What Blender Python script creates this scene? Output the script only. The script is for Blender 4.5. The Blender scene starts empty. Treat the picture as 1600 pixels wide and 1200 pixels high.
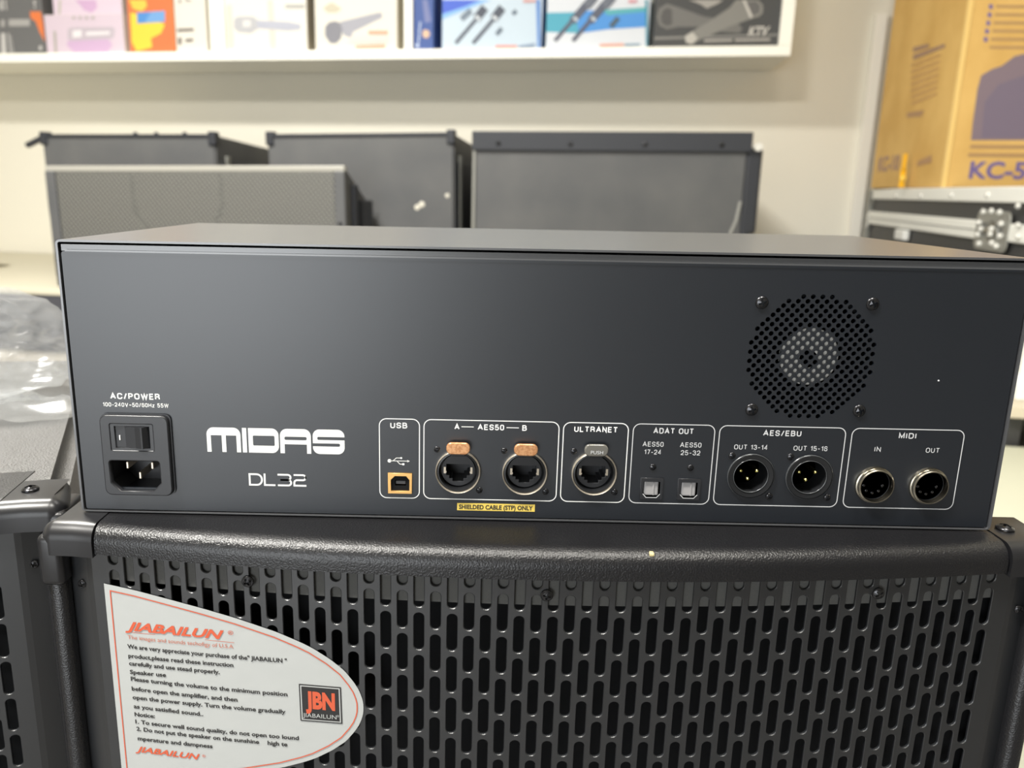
import bpy, bmesh, math, random
from mathutils import Vector, Matrix, noise
random.seed(7)
C = bpy.context.scene.collection
SC = bpy.context.scene
PI = math.pi
# ---------------------------------------------------------------- camera
F_PX, CX, CY = 1222.9, 742.2, 578.0
CAM = Vector((-0.02917, -0.35399, 0.15636))
_y, _p, _r = -0.00379, 0.2269, 0.01935
_f = Vector((math.sin(_y)*math.cos(_p), math.cos(_y)*math.cos(_p), -math.sin(_p)))
_rt = Vector((math.cos(_y), -math.sin(_y), 0)); _up = _rt.cross(_f)
RT = math.cos(_r)*_rt + math.sin(_r)*_up
UP = -math.sin(_r)*_rt + math.cos(_r)*_up
cd = bpy.data.cameras.new('camera'); cam = bpy.data.objects.new('camera', cd); C.objects.link(cam)
m = Matrix((RT, UP, -_f)).transposed().to_4x4(); m.translation = CAM
cam.matrix_world = m
cd.sensor_width = 36; cd.lens = F_PX/1600*36
cd.shift_x = (800-CX)/1600; cd.shift_y = (CY-600)/1600
cd.clip_start = 0.01; cd.clip_end = 50
cd.dof.use_dof = True; cd.dof.focus_distance = 0.37; cd.dof.aperture_fstop = 10.0
SC.camera = cam
# ---------------------------------------------------------------- world, lamps, exposure
SC.view_settings.view_transform = 'Standard'; SC.view_settings.look = 'None'
SC.view_settings.gamma = 1; SC.view_settings.use_curve_mapping = False
SC.view_settings.exposure = 0.0
w = bpy.data.worlds.new('world'); SC.world = w; w.use_nodes = True
w.node_tree.nodes['Background'].inputs[0].default_value = (0.75, 0.85, 1, 1)
w.node_tree.nodes['Background'].inputs[1].default_value = 0.25
ANG = math.radians(-9.4)          # the room is turned against the stacked gear
O = Vector((0, 3.25, 0))
ROOM = Matrix.Translation(O) @ Matrix.Rotation(ANG, 4, 'Z')
def area(name, loc, size, power, col, target=None, room=True):
    l = bpy.data.lights.new(name, 'AREA'); l.shape = 'RECTANGLE'; l.size, l.size_y = size
    l.energy = power; l.color = col
    o = bpy.data.objects.new(name, l); C.objects.link(o)
    p = ROOM @ Vector(loc) if room else Vector(loc)
    o.location = p
    d = (Vector(target)-p) if target else Vector((0, 0, -1))
    o.rotation_euler = d.to_track_quat('-Z', 'Y').to_euler()
    return o
area('ceiling_light_left', (-0.85, -2.3, 1.84), (0.5, 0.25), 108, (1, 0.97, 0.90))
area('ceiling_light_right', (0.9, -3.6, 1.84), (0.5, 0.25), 34, (1, 0.96, 0.88))
area('ceiling_light_middle', (-0.3, -3.9, 1.84), (0.5, 0.25), 108, (1, 0.97, 0.91))
area('added_sheen_light', (-1.05, -2.75, 0.10), (1.8, 1.4), 64, (0.93, 0.97, 1.0), target=(-0.1, 0, 0.05), room=False)  # added unseen light behind the camera, greys the panel's left end

# ---------------------------------------------------------------- helpers
def ray(u, v): return _f + (u-CX)/F_PX*RT - (v-CY)/F_PX*UP
def at_plane(u, v, P, n):
    d = ray(u, v); t = (Vector(P)-CAM).dot(n)/d.dot(n); return CAM + t*d
def at_z(u, v, z): return at_plane(u, v, (0, 0, z), Vector((0, 0, 1)))
def pan(u, v):                                  # point on the rear panel of the stage box
    p = at_plane(u, v, (0, 0, 0), Vector((0, 1, 0))); return p.x, p.z
def FC(x): return -0.016-0.018*(1-((x-0.006)/0.225)**2)      # bowed front of the speaker, in plan
def bow(u, v):
    y = -0.03
    for _ in range(20):
        p = at_plane(u, v, (0, y, 0), Vector((0, 1, 0))); y = FC(p.x)+0.003
    return p.x, p.z

def mat(name, col, rough=0.5, metal=0.0, spec=0.5, bump=None, var=None, emit=None, coat=0):
    m = bpy.data.materials.new(name); m.use_nodes = True; nt = m.node_tree; b = nt.nodes['Principled BSDF']
    b.inputs['Base Color'].default_value = (*col, 1); b.inputs['Roughness'].default_value = rough
    b.inputs['Metallic'].default_value = metal; b.inputs['Specular IOR Level'].default_value = spec
    if coat: b.inputs['Coat Weight'].default_value = coat; b.inputs['Coat Roughness'].default_value = .15
    tc = nt.nodes.new('ShaderNodeTexCoord')
    if bump:
        sc, st, dist = bump[:3]
        n = nt.nodes.new('ShaderNodeTexNoise'); n.inputs['Scale'].default_value = sc; n.inputs['Detail'].default_value = 3
        if len(bump) > 3:
            n = nt.nodes.new('ShaderNodeTexVoronoi'); n.inputs['Scale'].default_value = sc; n.feature = 'SMOOTH_F1'
        nt.links.new(tc.outputs['Object'], n.inputs['Vector'])
        bp = nt.nodes.new('ShaderNodeBump'); bp.inputs['Strength'].default_value = st; bp.inputs['Distance'].default_value = dist
        nt.links.new(n.outputs[0], bp.inputs['Height']); nt.links.new(bp.outputs[0], b.inputs['Normal'])
    if var:
        col2, sc, lo, hi = var
        n = nt.nodes.new('ShaderNodeTexNoise'); n.inputs['Scale'].default_value = sc; n.inputs['Detail'].default_value = 4
        nt.links.new(tc.outputs['Object'], n.inputs['Vector'])
        r = nt.nodes.new('ShaderNodeMapRange'); r.inputs['From Min'].default_value = lo; r.inputs['From Max'].default_value = hi
        nt.links.new(n.outputs[0], r.inputs[0])
        mx = nt.nodes.new('ShaderNodeMix'); mx.data_type = 'RGBA'
        mx.inputs[6].default_value = (*col, 1); mx.inputs[7].default_value = (*col2, 1)
        nt.links.new(r.outputs[0], mx.inputs[0]); nt.links.new(mx.outputs[2], b.inputs['Base Color'])
    if emit:
        b.inputs['Emission Color'].default_value = (*emit[0], 1); b.inputs['Emission Strength'].default_value = emit[1]
    return m
def s2l(r, g, b):
    f = lambda c: (c/255/12.92 if c <= 10 else ((c/255+0.055)/1.055)**2.4)
    return (f(r), f(g), f(b))
_mc = {}
def ink(r, g, b, rough=0.6):
    k = (r, g, b, rough)
    if k not in _mc: _mc[k] = mat('ink_%d_%d_%d' % (r, g, b), s2l(r, g, b), rough)
    return _mc[k]

def link(name, me, m, parent=None):
    o = bpy.data.objects.new(name, me); C.objects.link(o)
    if m is not None:
        me.materials.clear(); me.materials.append(m)
    if parent is not None: o.parent = parent
    return o
def obj(name, bm, m, parent=None, smooth=False, auto=None):
    me = bpy.data.meshes.new(name); bm.normal_update(); bm.to_mesh(me); bm.free()
    if smooth:
        for p in me.polygons: p.use_smooth = True
        if auto: me.set_sharp_from_angle(angle=math.radians(auto))
    return link(name, me, m, parent)
def tag(o, label, cat, group=None):
    o['label'] = label; o['category'] = cat
    if group: o['group'] = group
    return o
def thing(name, label, cat, loc=(0, 0, 0), rotz=0, group=None, room=False):
    o = bpy.data.objects.new(name, None); C.objects.link(o); o.empty_display_size = 0.05
    if room: o.location = ROOM @ Vector(loc); o.rotation_euler = (0, 0, ANG+rotz)
    else: o.location = loc; o.rotation_euler = (0, 0, rotz)
    return tag(o, label, cat, group)
def copy_tree(o, parent=None):
    c = o.copy(); C.objects.link(c)
    if parent is not None: c.parent = parent
    for ch in list(o.children): copy_tree(ch, c)
    return c
def box(bm, x0, x1, y0, y1, z0, z1, bev=0, seg=2):
    r = bmesh.ops.create_cube(bm, size=1)
    vs = r['verts']
    for v in vs:
        v.co = Vector((x0+(v.co.x+.5)*(x1-x0), y0+(v.co.y+.5)*(y1-y0), z0+(v.co.z+.5)*(z1-z0)))
    if bev:
        es = list({e for v in vs for e in v.link_edges})
        bmesh.ops.bevel(bm, geom=es, offset=bev, segments=seg, affect='EDGES', profile=0.5)
    return bm
def bx(*a, **k): return box(bmesh.new(), *a, **k)
def lathe(bm, prof, c=(0, 0, 0), axis='y', seg=24, cap=True):
    # prof: list of (radius, height); the axis points towards -y (out of the panel) for 'y'
    c = Vector(c); rings = []
    for r, h in prof:
        ring = []
        for i in range(seg):
            a = 2*PI*i/seg
            if axis == 'y': p = Vector((r*math.cos(a), -h, r*math.sin(a)))
            elif axis == 'z': p = Vector((r*math.cos(a), r*math.sin(a), h))
            else: p = Vector((h, r*math.cos(a), r*math.sin(a)))
            ring.append(bm.verts.new(c+p))
        rings.append(ring)
    for a, b in zip(rings, rings[1:]):
        for i in range(seg): bm.faces.new((a[i], a[(i+1) % seg], b[(i+1) % seg], b[i]))
    if cap: bm.faces.new(rings[0][::-1]); bm.faces.new(rings[-1])
    return bm
def lt(*a, **k): return lathe(bmesh.new(), *a, **k)
def circ(cx, cz, r, n=16, ph=0): return [(cx+r*math.cos(ph+2*PI*i/n), cz+r*math.sin(ph+2*PI*i/n)) for i in range(n)]
def rect(x0, x1, z0, z1): return [(x0, z0), (x1, z0), (x1, z1), (x0, z1)]
def rpoly(pts, r=None, n=5):                    # polygon with rounded corners: (x, y[, r])
    out = []; N = len(pts)
    for i in range(N):
        p = Vector(pts[i][:2]); rr = pts[i][2] if len(pts[i]) > 2 else (r or 0)
        if rr <= 0: out.append((p.x, p.y)); continue
        a = Vector(pts[i-1][:2])-p; b = Vector(pts[(i+1) % N][:2])-p
        a.normalize(); b.normalize(); ang = a.angle(b)
        t = rr/math.tan(ang/2); c = p+(a+b).normalized()*(rr/math.sin(ang/2))
        s = p+a*t-c; e = p+b*t-c; th = s.angle_signed(e)
        for k in range(n+1):
            q = s.copy(); q.rotate(Matrix.Rotation(-th*k/n, 2)); out.append((c.x+q.x, c.y+q.y))
    return out
def eval_curve(cu):
    o = bpy.data.objects.new('tmp', cu); C.objects.link(o)
    dg = bpy.context.evaluated_depsgraph_get()
    me = bpy.data.meshes.new_from_object(o.evaluated_get(dg), depsgraph=dg)
    bpy.data.objects.remove(o); return me
def plate_mesh(loops, ext=0.0005, bevel=0):     # flat plate with holes; local x, y -> world x, z; front at -y
    cu = bpy.data.curves.new('c', 'CURVE'); cu.dimensions = '2D'; cu.fill_mode = 'BOTH'
    cu.extrude = ext; cu.bevel_depth = bevel; cu.bevel_resolution = 1
    for L in loops:
        s = cu.splines.new('POLY'); s.points.add(len(L)-1)
        for i, p in enumerate(L): s.points[i].co = (p[0], p[1], 0, 1)
        s.use_cyclic_u = True
    me = eval_curve(cu); bpy.data.curves.remove(cu)
    return me
def up(me, y=0.0, fn=None):                     # stand a flat plate up: (x, y, z) -> (x, y-z, y)
    for v in me.vertices:
        x, yy, z = v.co
        v.co = (x, (fn(x) if fn else 0)+y-z, yy)
    me.update(); return me
def plate(name, loops, m, parent=None, ext=0.0005, y=0, bevel=0, fn=None):
    return link(name, up(plate_mesh(loops, ext, bevel), y, fn), m, parent)
def stroke(pts, w, closed=False):               # flat band along a polyline, returns loops for a bmesh
    N = len(pts); L = []; R_ = []
    P = [Vector(p) for p in pts]
    for i in range(N):
        if closed: a, b = P[i-1], P[(i+1) % N]
        else: a, b = P[max(i-1, 0)], P[min(i+1, N-1)]
        d1 = (P[i]-a); d2 = (b-P[i])
        if d1.length == 0: d1 = d2
        if d2.length == 0: d2 = d1
        d1 = d1.normalized(); d2 = d2.normalized()
        t = (d1+d2)
        t = t.normalized() if t.length > 1e-6 else d1
        n = Vector((-t.y, t.x)); k = 1/max(0.35, n.dot(Vector((-d1.y, d1.x))))
        L.append(P[i]+n*w/2*k); R_.append(P[i]-n*w/2*k)
    return L, R_
def add_stroke(bm, pts, w, y=0, closed=False, fn=None):
    L, R_ = stroke(pts, w, closed); Y = lambda p: (fn(p.x) if fn else 0)+y
    a = [bm.verts.new((p.x, Y(p), p.y)) for p in L]; b = [bm.verts.new((p.x, Y(p), p.y)) for p in R_]
    n = len(a)
    for i in range(n if closed else n-1):
        j = (i+1) % n; bm.faces.new((a[i], a[j], b[j], b[i]))
    return bm
def add_poly(bm, pts, y=0, fn=None):
    bm.faces.new([bm.verts.new((p[0], (fn(p[0]) if fn else 0)+y, p[1])) for p in pts]); return bm
def join_mesh(bm, me, mt=None):
    b2 = bmesh.new(); b2.from_mesh(me)
    if mt is not None: b2.transform(mt)
    tmp = bpy.data.meshes.new('t'); b2.to_mesh(tmp); b2.free(); bm.from_mesh(tmp); bpy.data.meshes.remove(tmp)
_tc = {}
def text_raw(s, bold=0.0, shear=0.0, space=1.0):
    k = (s, bold, shear, space)
    if k in _tc: return _tc[k]
    cu = bpy.data.curves.new('t', 'FONT'); cu.body = s; cu.size = 1; cu.offset = bold; cu.shear = shear
    cu.space_character = space; cu.resolution_u = 3; cu.fill_mode = 'FRONT'
    me = eval_curve(cu); bpy.data.curves.remove(cu)
    pts = [(v.co.x, v.co.y) for v in me.vertices]; fs = [tuple(p.vertices) for p in me.polygons]
    bpy.data.meshes.remove(me); _tc[k] = (pts, fs); return _tc[k]
CAPH = max(p[1] for p in text_raw('H')[0])
def add_text(bm, s, x0, x1, z0, cap, z1=None, y=0, bold=0.012, shear=0, fn=None, space=1.0, frame=None):
    # fits the string between x0 and x1 on a baseline from z0 to z1, capital height cap
    pts, fs = text_raw(s, bold, shear, space)
    if not pts: return bm
    a = min(p[0] for p in pts); b = max(p[0] for p in pts)
    if z1 is None: z1 = z0
    vs = []
    for px, py in pts:
        t = (px-a)/(b-a); x = x0+(x1-x0)*t; z = z0+(z1-z0)*t+py/CAPH*cap
        if frame: vs.append(bm.verts.new(frame(x, z)))
        else: vs.append(bm.verts.new((x, (fn(x) if fn else 0)+y, z)))
    for f in fs:
        try: bm.faces.new([vs[i] for i in f])
        except ValueError: pass
    return bm
def tcen(bm, s, cx, w, z, cap, **k): return add_text(bm, s, cx-w/2, cx+w/2, z, cap, **k)

# plain grotesque capitals drawn as strokes, capital height 1
_O = [(0, 0, .29), (.62, 0, .29), (.62, 1, .29), (0, 1, .29)]
GL = {
 'A': (.70, [[(0, 0), (.35, 1), (.70, 0)], [(.12, .33), (.58, .33)]]), 'B': (.56, [[(0, .5), (0, 1), (.50, 1, .22), (.50, .53, .22), (0, .53)], [(0, .53), (.56, .53, .25), (.56, 0, .25), (0, 0), (0, .53)]]),
 'C': (.62, [[(.62, .70), (.62, 1, .26), (0, 1, .28), (0, 0, .28), (.62, 0, .26), (.62, .32)]]), 'D': (.60, [[(0, 0), (.60, 0, .32), (.60, 1, .32), (0, 1), (0, 0)]]),
 'E': (.50, [[(.50, 1), (0, 1), (0, 0), (.52, 0)], [(0, .52), (.46, .52)]]), 'H': (.56, [[(0, 0), (0, 1)], [(.56, 0), (.56, 1)], [(0, .52), (.56, .52)]]),
 'I': (.02, [[(0, 0), (0, 1)]]), 'L': (.46, [[(0, 1), (0, 0), (.48, 0)]]), 'M': (.68, [[(0, 0), (0, 1), (.34, .12), (.68, 1), (.68, 0)]]), 'N': (.56, [[(0, 0), (0, 1), (.56, 0), (.56, 1)]]),
 'P': (.54, [[(0, 0), (0, 1), (.54, 1, .26), (.54, .46, .26), (0, .46)]]), 'R': (.56, [[(0, 0), (0, 1), (.54, 1, .25), (.54, .50, .25), (0, .50)], [(.34, .50), (.52, .42, .1), (.56, 0)]]),
 'S': (.54, [[(.54, .74), (.54, 1, .22), (0, 1, .24), (0, .56, .20), (.54, .46, .22), (.54, 0, .24), (0, 0, .22), (0, .28)]]), 'T': (.58, [[(0, 1), (.58, 1)], [(.29, 1), (.29, 0)]]),
 'U': (.56, [[(0, 1), (0, 0, .27), (.56, 0, .27), (.56, 1)]]), 'V': (.64, [[(0, 1), (.32, 0), (.64, 1)]]), 'W': (.92, [[(0, 1), (.23, 0), (.46, .95), (.69, 0), (.92, 1)]]),
 'O': (.64, [[(0, .5), (0, 0, .30), (.64, 0, .30), (.64, 1, .30), (0, 1, .30), (0, .5)]]), 'z': (.42, [[(.02, .66), (.42, .66), (0, 0), (.44, 0)]]), '/': (.34, [[(0, -.05), (.34, 1.05)]]), '-': (.34, [[(0, .42), (.34, .42)]]),
 '~': (.46, [[(0, .38), (.12, .54, .06), (.34, .36, .06), (.46, .52)]]), ' ': (.18, []),
 '0': (.48, [[(0, .5), (0, 0, .23), (.48, 0, .23), (.48, 1, .23), (0, 1, .23), (0, .5)]]), '1': (.26, [[(0, .76), (.24, .98), (.24, 0)]]),
 '2': (.48, [[(0, .70), (0, 1, .22), (.48, 1, .22), (.48, .52, .2), (0, .10, .1), (0, 0), (.50, 0)]]), '3': (.48, [[(0, .76), (0, 1, .22), (.46, 1, .2), (.46, .54, .2), (.18, .54)], [(.18, .53), (.50, .53, .22), (.50, 0, .22), (0, 0, .22), (0, .26)]]),
 '4': (.52, [[(.38, 0), (.38, 1), (0, .28), (.54, .28)]]), '5': (.48, [[(.46, 1), (.05, 1), (.02, .53), (.48, .66, .2), (.48, 0, .23), (0, 0, .2), (0, .22)]]),
 '6': (.48, [[(.46, .78), (.46, 1, .2), (0, 1, .23), (0, 0, .23), (.48, 0, .22), (.48, .58, .22), (.04, .58, .1), (0, .40)]]), '7': (.48, [[(0, 1), (.48, 1), (.16, 0)]])}
def caps(bm, s, cx, w_, z, cap, y=0, wt=.17):
    gap = .20+wt*.9; x = 0; items = []
    for ch in s: items.append((x, GL[ch])); x += GL[ch][0]+gap
    tot = x-gap+wt; sx = w_/tot; h = cap*(1-wt); k = 0
    for gx, (gw, ps) in items:
        for P in ps:
            P = [(p[0]*sx/(cap)*1.0, p[1], p[2] if len(p) > 2 else 0) for p in P]
            q = rpoly([(p[0], p[1], min(p[2], .48*gw*sx/cap)) for p in P], 0, 5) if len(P) > 2 else P
            pts_ = [(cx-w_/2+(gx+wt/2)*sx+a[0]*cap, z+wt*cap/2+a[1]*h) for a in q]
            k += 1
            pp = [pts_[0]]
            for a in pts_[1:]:
                if (Vector(a)-Vector(pp[-1])).length > 1e-7: pp.append(a)
            add_stroke(bm, pp, wt*cap, y=y-.000002*(k % 5))
    return bm

# ---------------------------------------------------------------- materials
M = {}
M['wall'] = mat('wall_paint', s2l(232, 228, 215), 0.75, spec=.3, bump=(60, .04, .002))
M['ceiling'] = mat('ceiling_paint', s2l(238, 234, 224), 0.9)
M['floor'] = mat('floor_tile', s2l(112, 110, 108), 0.35, var=(s2l(98, 96, 94), 3, .4, .6))
M['shelfwhite'] = mat('white_laminate', s2l(250, 248, 238), 0.35)
M['paint'] = mat('powder_coat', s2l(20, 24, 30), 0.38, spec=.75, bump=(2500, .05, .0001))
M['cover'] = mat('powder_coat_sheen', s2l(72, 73, 75), 0.28, spec=.9)  # panel paint lightened, the bright wall's reflection put into its colour
M['leather'] = mat('textured_black_paint', s2l(20, 20, 22), 0.30, spec=.5, bump=(1200, .45, .0006))
M['leather_top'] = mat('scuffed_textured_paint', s2l(26, 27, 29), 0.36, spec=.6, bump=(1100, .5, .0008), var=(s2l(48, 44, 40), 30, .5, .75))
M['plastic'] = mat('black_plastic', s2l(26, 26, 28), 0.33, spec=.5)
M['grille'] = mat('black_sheet_metal', s2l(20, 22, 25), 0.40, spec=.9)
M['hole'] = mat('dark_interior', s2l(14, 15, 17), 0.8, spec=.2)
M['foam'] = mat('grey_foam', s2l(74, 74, 72), 0.95, bump=(300, .3, .001))
M['chrome'] = mat('nickel_ring', s2l(225, 214, 196), 0.32, metal=.8)
M['darkring'] = mat('black_flange', s2l(26, 27, 29), 0.35)
M['screw'] = mat('black_screw', s2l(60, 60, 62), 0.25, metal=.85)
M['brass'] = mat('gold_pin', s2l(215, 205, 130), 0.2, metal=1)
M['copper'] = mat('copper_latch', s2l(222, 170, 124), 0.3, metal=.6, var=(s2l(196, 138, 94), 900, .4, .6))
M['white'] = ink(232, 232, 228)
M['grey_dim_white'] = ink(190, 191, 192)  # grey parts, and white print dimmed for the panel's darker right side
M['iec'] = mat('moulded_plastic', s2l(36, 37, 40), 0.35)
M['sticker'] = mat('sticker_paper', s2l(170, 172, 170), 0.45, bump=(90, .08, .002))
M['orange'] = ink(192, 82, 50)
M['black'] = ink(30, 28, 28)
M['cardboard'] = mat('cardboard', s2l(222, 182, 108), 0.7, var=(s2l(208, 166, 92), 6, .35, .65), bump=(40, .05, .003))
M['alu'] = mat('aluminium', s2l(238, 238, 232), 0.42, metal=.15)
M['casepanel'] = mat('black_laminate', s2l(58, 58, 58), 0.5)
M['arraypaint'] = mat('array_paint', s2l(74, 75, 77), 0.6, bump=(700, .2, .0006), var=(s2l(88, 88, 88), 5, .3, .7))
M['arraydark'] = mat('array_dark', s2l(38, 40, 46), 0.5)
M['rim'] = mat('array_rim', s2l(128, 128, 122), 0.35)

def screw_mesh(r, y0=0.0):
    w_, l = r*.16, r*.62
    cross = [(-w_, -l), (w_, -l), (w_, -w_), (l, -w_), (l, w_), (w_, w_), (w_, l), (-w_, l), (-w_, w_), (-l, w_), (-l, -w_), (-w_, -w_)]
    cr = [(x*.82-y*.57, x*.57+y*.82) for x, y in cross]
    mid = circ(0, 0, r*.8, 20)
    bm = bmesh.new()
    join_mesh(bm, up(plate_mesh([mid, cr], r*.12), 0))
    bm.verts.ensure_lookup_table()
    for v in bm.verts:
        rr = math.hypot(v.co.x, v.co.z)/r
        v.co.y = v.co.y-r*.42*(1-rr*rr)
    lathe(bm, [(r, 0), (r, r*.10), (r*.93, r*.2), (r*.8, r*.29)], seg=20, cap=False)
    me = bpy.data.meshes.new('screw'); bm.to_mesh(me); bm.free()
    for p in me.polygons: p.use_smooth = True
    me.set_sharp_from_angle(angle=math.radians(40)); me.materials.append(M['screw'])
    return me
SCREW = {}
def screw(parent, x, y, z, r=0.0017, rot=0, name='screw'):
    if r not in SCREW: SCREW[r] = screw_mesh(r)
    o = bpy.data.objects.new(name, SCREW[r]); C.objects.link(o); o.parent = parent
    o.location = (x, y, z); o.rotation_euler = (0, rot, 0); return o

# ---------------------------------------------------------------- the room
X0, X1, Y0, Z0, Z1 = -3.4, 2.0, -6.2, -0.62, 1.9
def struct(name, bm, m, parent=None):
    o = obj(name, bm, m, parent); o.matrix_world = ROOM
    if parent is None: o['kind'] = 'structure'
    return o
struct('floor', bx(X0, 5.0, Y0, 0, Z0-.05, Z0), M['floor'])
struct('ceiling', bx(X0, 5.0, Y0, 0, Z1, Z1+.05), M['ceiling'])
struct('wall_back', bx(X0-.1, X1+.1, 0, .1, Z0-.05, Z1+.05), M['wall'])
struct('wall_right', bx(X1, X1+.1, -2.9, 0, Z0-.05, Z1+.05), M['wall'])
struct('wall_right_return', bx(X1+.1, 5.0, -2.9, -2.8, Z0-.05, Z1+.05), M['wall'])  # unseen; room widened here so the panel's right end reflects less light
struct('wall_side', bx(5.0, 5.1, Y0, -2.8, Z0-.05, Z1+.05), M['wall'])  # unseen far wall of the added widening
struct('wall_left', bx(X0-.1, X0, Y0, 0, Z0-.05, Z1+.05), M['wall'])
struct('wall_front', bx(X0-.1, 5.1, Y0-.1, Y0, Z0-.05, Z1+.05), mat('wall_dark', s2l(120, 116, 108), .8))  # unseen wall, coloured dark to keep reflections from the front room low
struct('baseboard_right', bx(X1-.015, X1, -2.8, 0, Z0, Z0+.05, bev=.004), mat('skirting', s2l(150, 148, 140), .5))
NW = ROOM.to_3x3() @ Vector((0, 1, 0))          # into the back wall
def wall_x(u, v, yy):                            # room x of a pixel on the plane room-y = yy
    p = at_plane(u, v, ROOM @ Vector((0, yy, 0)), NW); q = ROOM.inverted() @ p; return q.x, q.z
xt, zt = wall_x(1378, 22, -.02)
struct('trim_1', bx(xt-.022, xt+.022, -.03, 0, Z0, zt, bev=.003), M['ceiling'])

# ---------------------------------------------------------------- stage box (the unit in the middle)
BW, BH, BD = 0.220, 0.1305, 0.1765
sb = thing('stage_box', 'black metal rack stage box with its connector side to the front, lying on the speaker', 'audio unit', (0, 0, .0004))
fan_holes = []
fx, fz = 0.1242, 0.0833
for j in range(-18, 19):
    for i in range(-9, 10):
        x = fx+i*0.00432+(0.00216 if j % 2 else 0); z = fz+j*0.00216
        if math.hypot(x-fx, z-fz) < 0.0293: fan_holes.append(circ(x, z, 0.00118, 8, PI/8))
RJ = [(-0.0377, 0.0243), (-0.0058, 0.0243), (0.0273, 0.0248)]
XL = [(0.1019, 0.0252), (0.1297, 0.0252)]
MD = [(0.1612, 0.0220), (0.1870, 0.0220)]
OP = [(0.0552, 0.0177), (0.0731, 0.0177)]
IECR = (-0.2035, -0.1770, 0.0125, 0.0470)
USBR = (-0.0712, -0.0598, 0.0126, 0.0229)
holes = fan_holes + [circ(x, z, 0.0103, 28) for x, z in RJ] + [circ(x, z, 0.0095, 28) for x, z in XL] \
    + [circ(x, z, 0.0074, 24) for x, z in MD] + [rect(x-.0045, x+.0045, z-.0048, z+.0048) for x, z in OP] \
    + [rect(*IECR), rect(*USBR)]
rp = plate('rear_panel', [rpoly([(-BW+.002, .0012), (BW-.002, .0012), (BW-.002, BH-.0052), (-BW+.002, BH-.0052)], .0012)]+holes, M['paint'], sb, ext=0.0006, y=0.0006)
# wrap-around cover
bm = bmesh.new()
t = .0010
prof = rpoly([(-BW, 0), (BW, 0), (BW, BH), (-BW, BH)], .002, 4)
pin_ = rpoly([(-BW+t, t*.6), (BW-t, t*.6), (BW-t, BH-t), (-BW+t, BH-t)], .001, 4)
n = len(prof)
rings = []
for P_, yy in ((pin_, .004), (pin_, -.0006), (prof, -.0006), (prof, BD), (pin_, BD)):
    rings.append([bm.verts.new((x, yy, z)) for x, z in P_])
for a, b in zip(rings, rings[1:]):
    for i in range(n): bm.faces.new((a[i], b[i], b[(i+1) % n], a[(i+1) % n]))
bm.faces.new(rings[-1])
obj('cover', bm, M['cover'], sb)
# folded rim of the panel under the top edge
bm = bmesh.new()
add_stroke(bm, [(-BW+.004, BH-.0048), (BW-.004, BH-.0048)], .0008, y=-.0006)
box(bm, -BW+.002, BW-.002, .0004, .004, BH-.0050, BH-.0021)
obj('panel_flange', bm, M['cover'], rp)
obj('inner_chassis', bx(-BW+.004, BW-.004, .03, .031, .004, BH-.008), M['hole'], sb)
obj('captive_stud', lt([(.0004, 0), (.0003, .0004)], c=(.1843, 0, .0736), seg=8), M['grey_dim_white'], rp)
# lettering, frames
def silk(bm, name='lettering', m=None): return obj(name, bm, m or M['white'], rp)
SY = -0.00006
bm = bmesh.new(); caps(bm, 'AC/POWER', -.1899, .0234, .0567, .0030, y=SY, wt=.20); silk(bm)
bm = bmesh.new(); caps(bm, '100-240V~50/60Hz 55W', -.1899, .0310, .0530, .0020, y=SY, wt=.15); silk(bm)
for cx, w_, s in ((-.0660, .0081, 'USB'), (-.0385, .0024, 'A'), (-.0225, .0125, 'AES50'), (-.0066, .0022, 'B'), (.0271, .0205, 'ULTRANET'), (.0637, .0190, 'ADAT OUT'), (.1149, .0180, 'AES/EBU'), (.1739, .0083, 'MIDI')):
    bm = bmesh.new(); caps(bm, s, cx, w_, .0452, .0028, y=SY, wt=.18)
    silk(bm, m=M['white'] if cx < .05 else M['grey_dim_white'])  # right-hand labels greyed for the light falling off across the panel
bm = bmesh.new()
for x in (-.0335, -.0122): add_stroke(bm, [(x-.0029, .0466), (x+.0029, .0466)], .00035, y=SY)
silk(bm, 'rule_line')
for cx, z, w_, s in ((.0545, .0387, .0099, 'AES50'), (.0546, .0348, .0080, '17-24'), (.0723, .0387, .0101, 'AES50'), (.0725, .0348, .0092, '25-32'),
                     (.1008, .0382, .0158, 'OUT 13-14'), (.1290, .0382, .0160, 'OUT 15-16'), (.1607, .0385, .0030, 'IN'), (.1867, .0385, .0065, 'OUT')):
    bm = bmesh.new(); caps(bm, s, cx, w_, z, .0024, y=SY, wt=.135); silk(bm, m=M['grey_dim_white'])
for a, b in ((-.0752, -.0562), (-.0541, .0097), (.0118, .0424), (.0447, .0831), (.0854, .1447), (.1477, .2004)):
    bm = bmesh.new(); add_stroke(bm, rpoly([(a, .0101), (b, .0101), (b, .0498), (a, .0498)], .0034, 6), .00042, y=SY, closed=True)
    silk(bm, 'printed_frame', M['white'] if a < .04 else M['grey_dim_white'])
# USB symbol
bm = bmesh.new()
add_poly(bm, circ(-.0705, .0289, .0009, 12), SY)
add_stroke(bm, [(-.0705, .0289), (-.0615, .0289)], .0003, y=SY)
add_poly(bm, [(-.0620, .0295), (-.0620, .0283), (-.0608, .0289)], SY)
add_stroke(bm, [(-.0688, .0289), (-.0672, .0304), (-.0652, .0304)], .0003, y=SY); add_poly(bm, circ(-.0649, .0304, .0005, 10), SY-.00001)
add_stroke(bm, [(-.0670, .0289), (-.0655, .0273), (-.0640, .0273)], .0003, y=SY); add_poly(bm, rect(-.0644, -.0634, .0268, .0278), SY-.00001)
silk(bm, 'printed_symbol')
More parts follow.
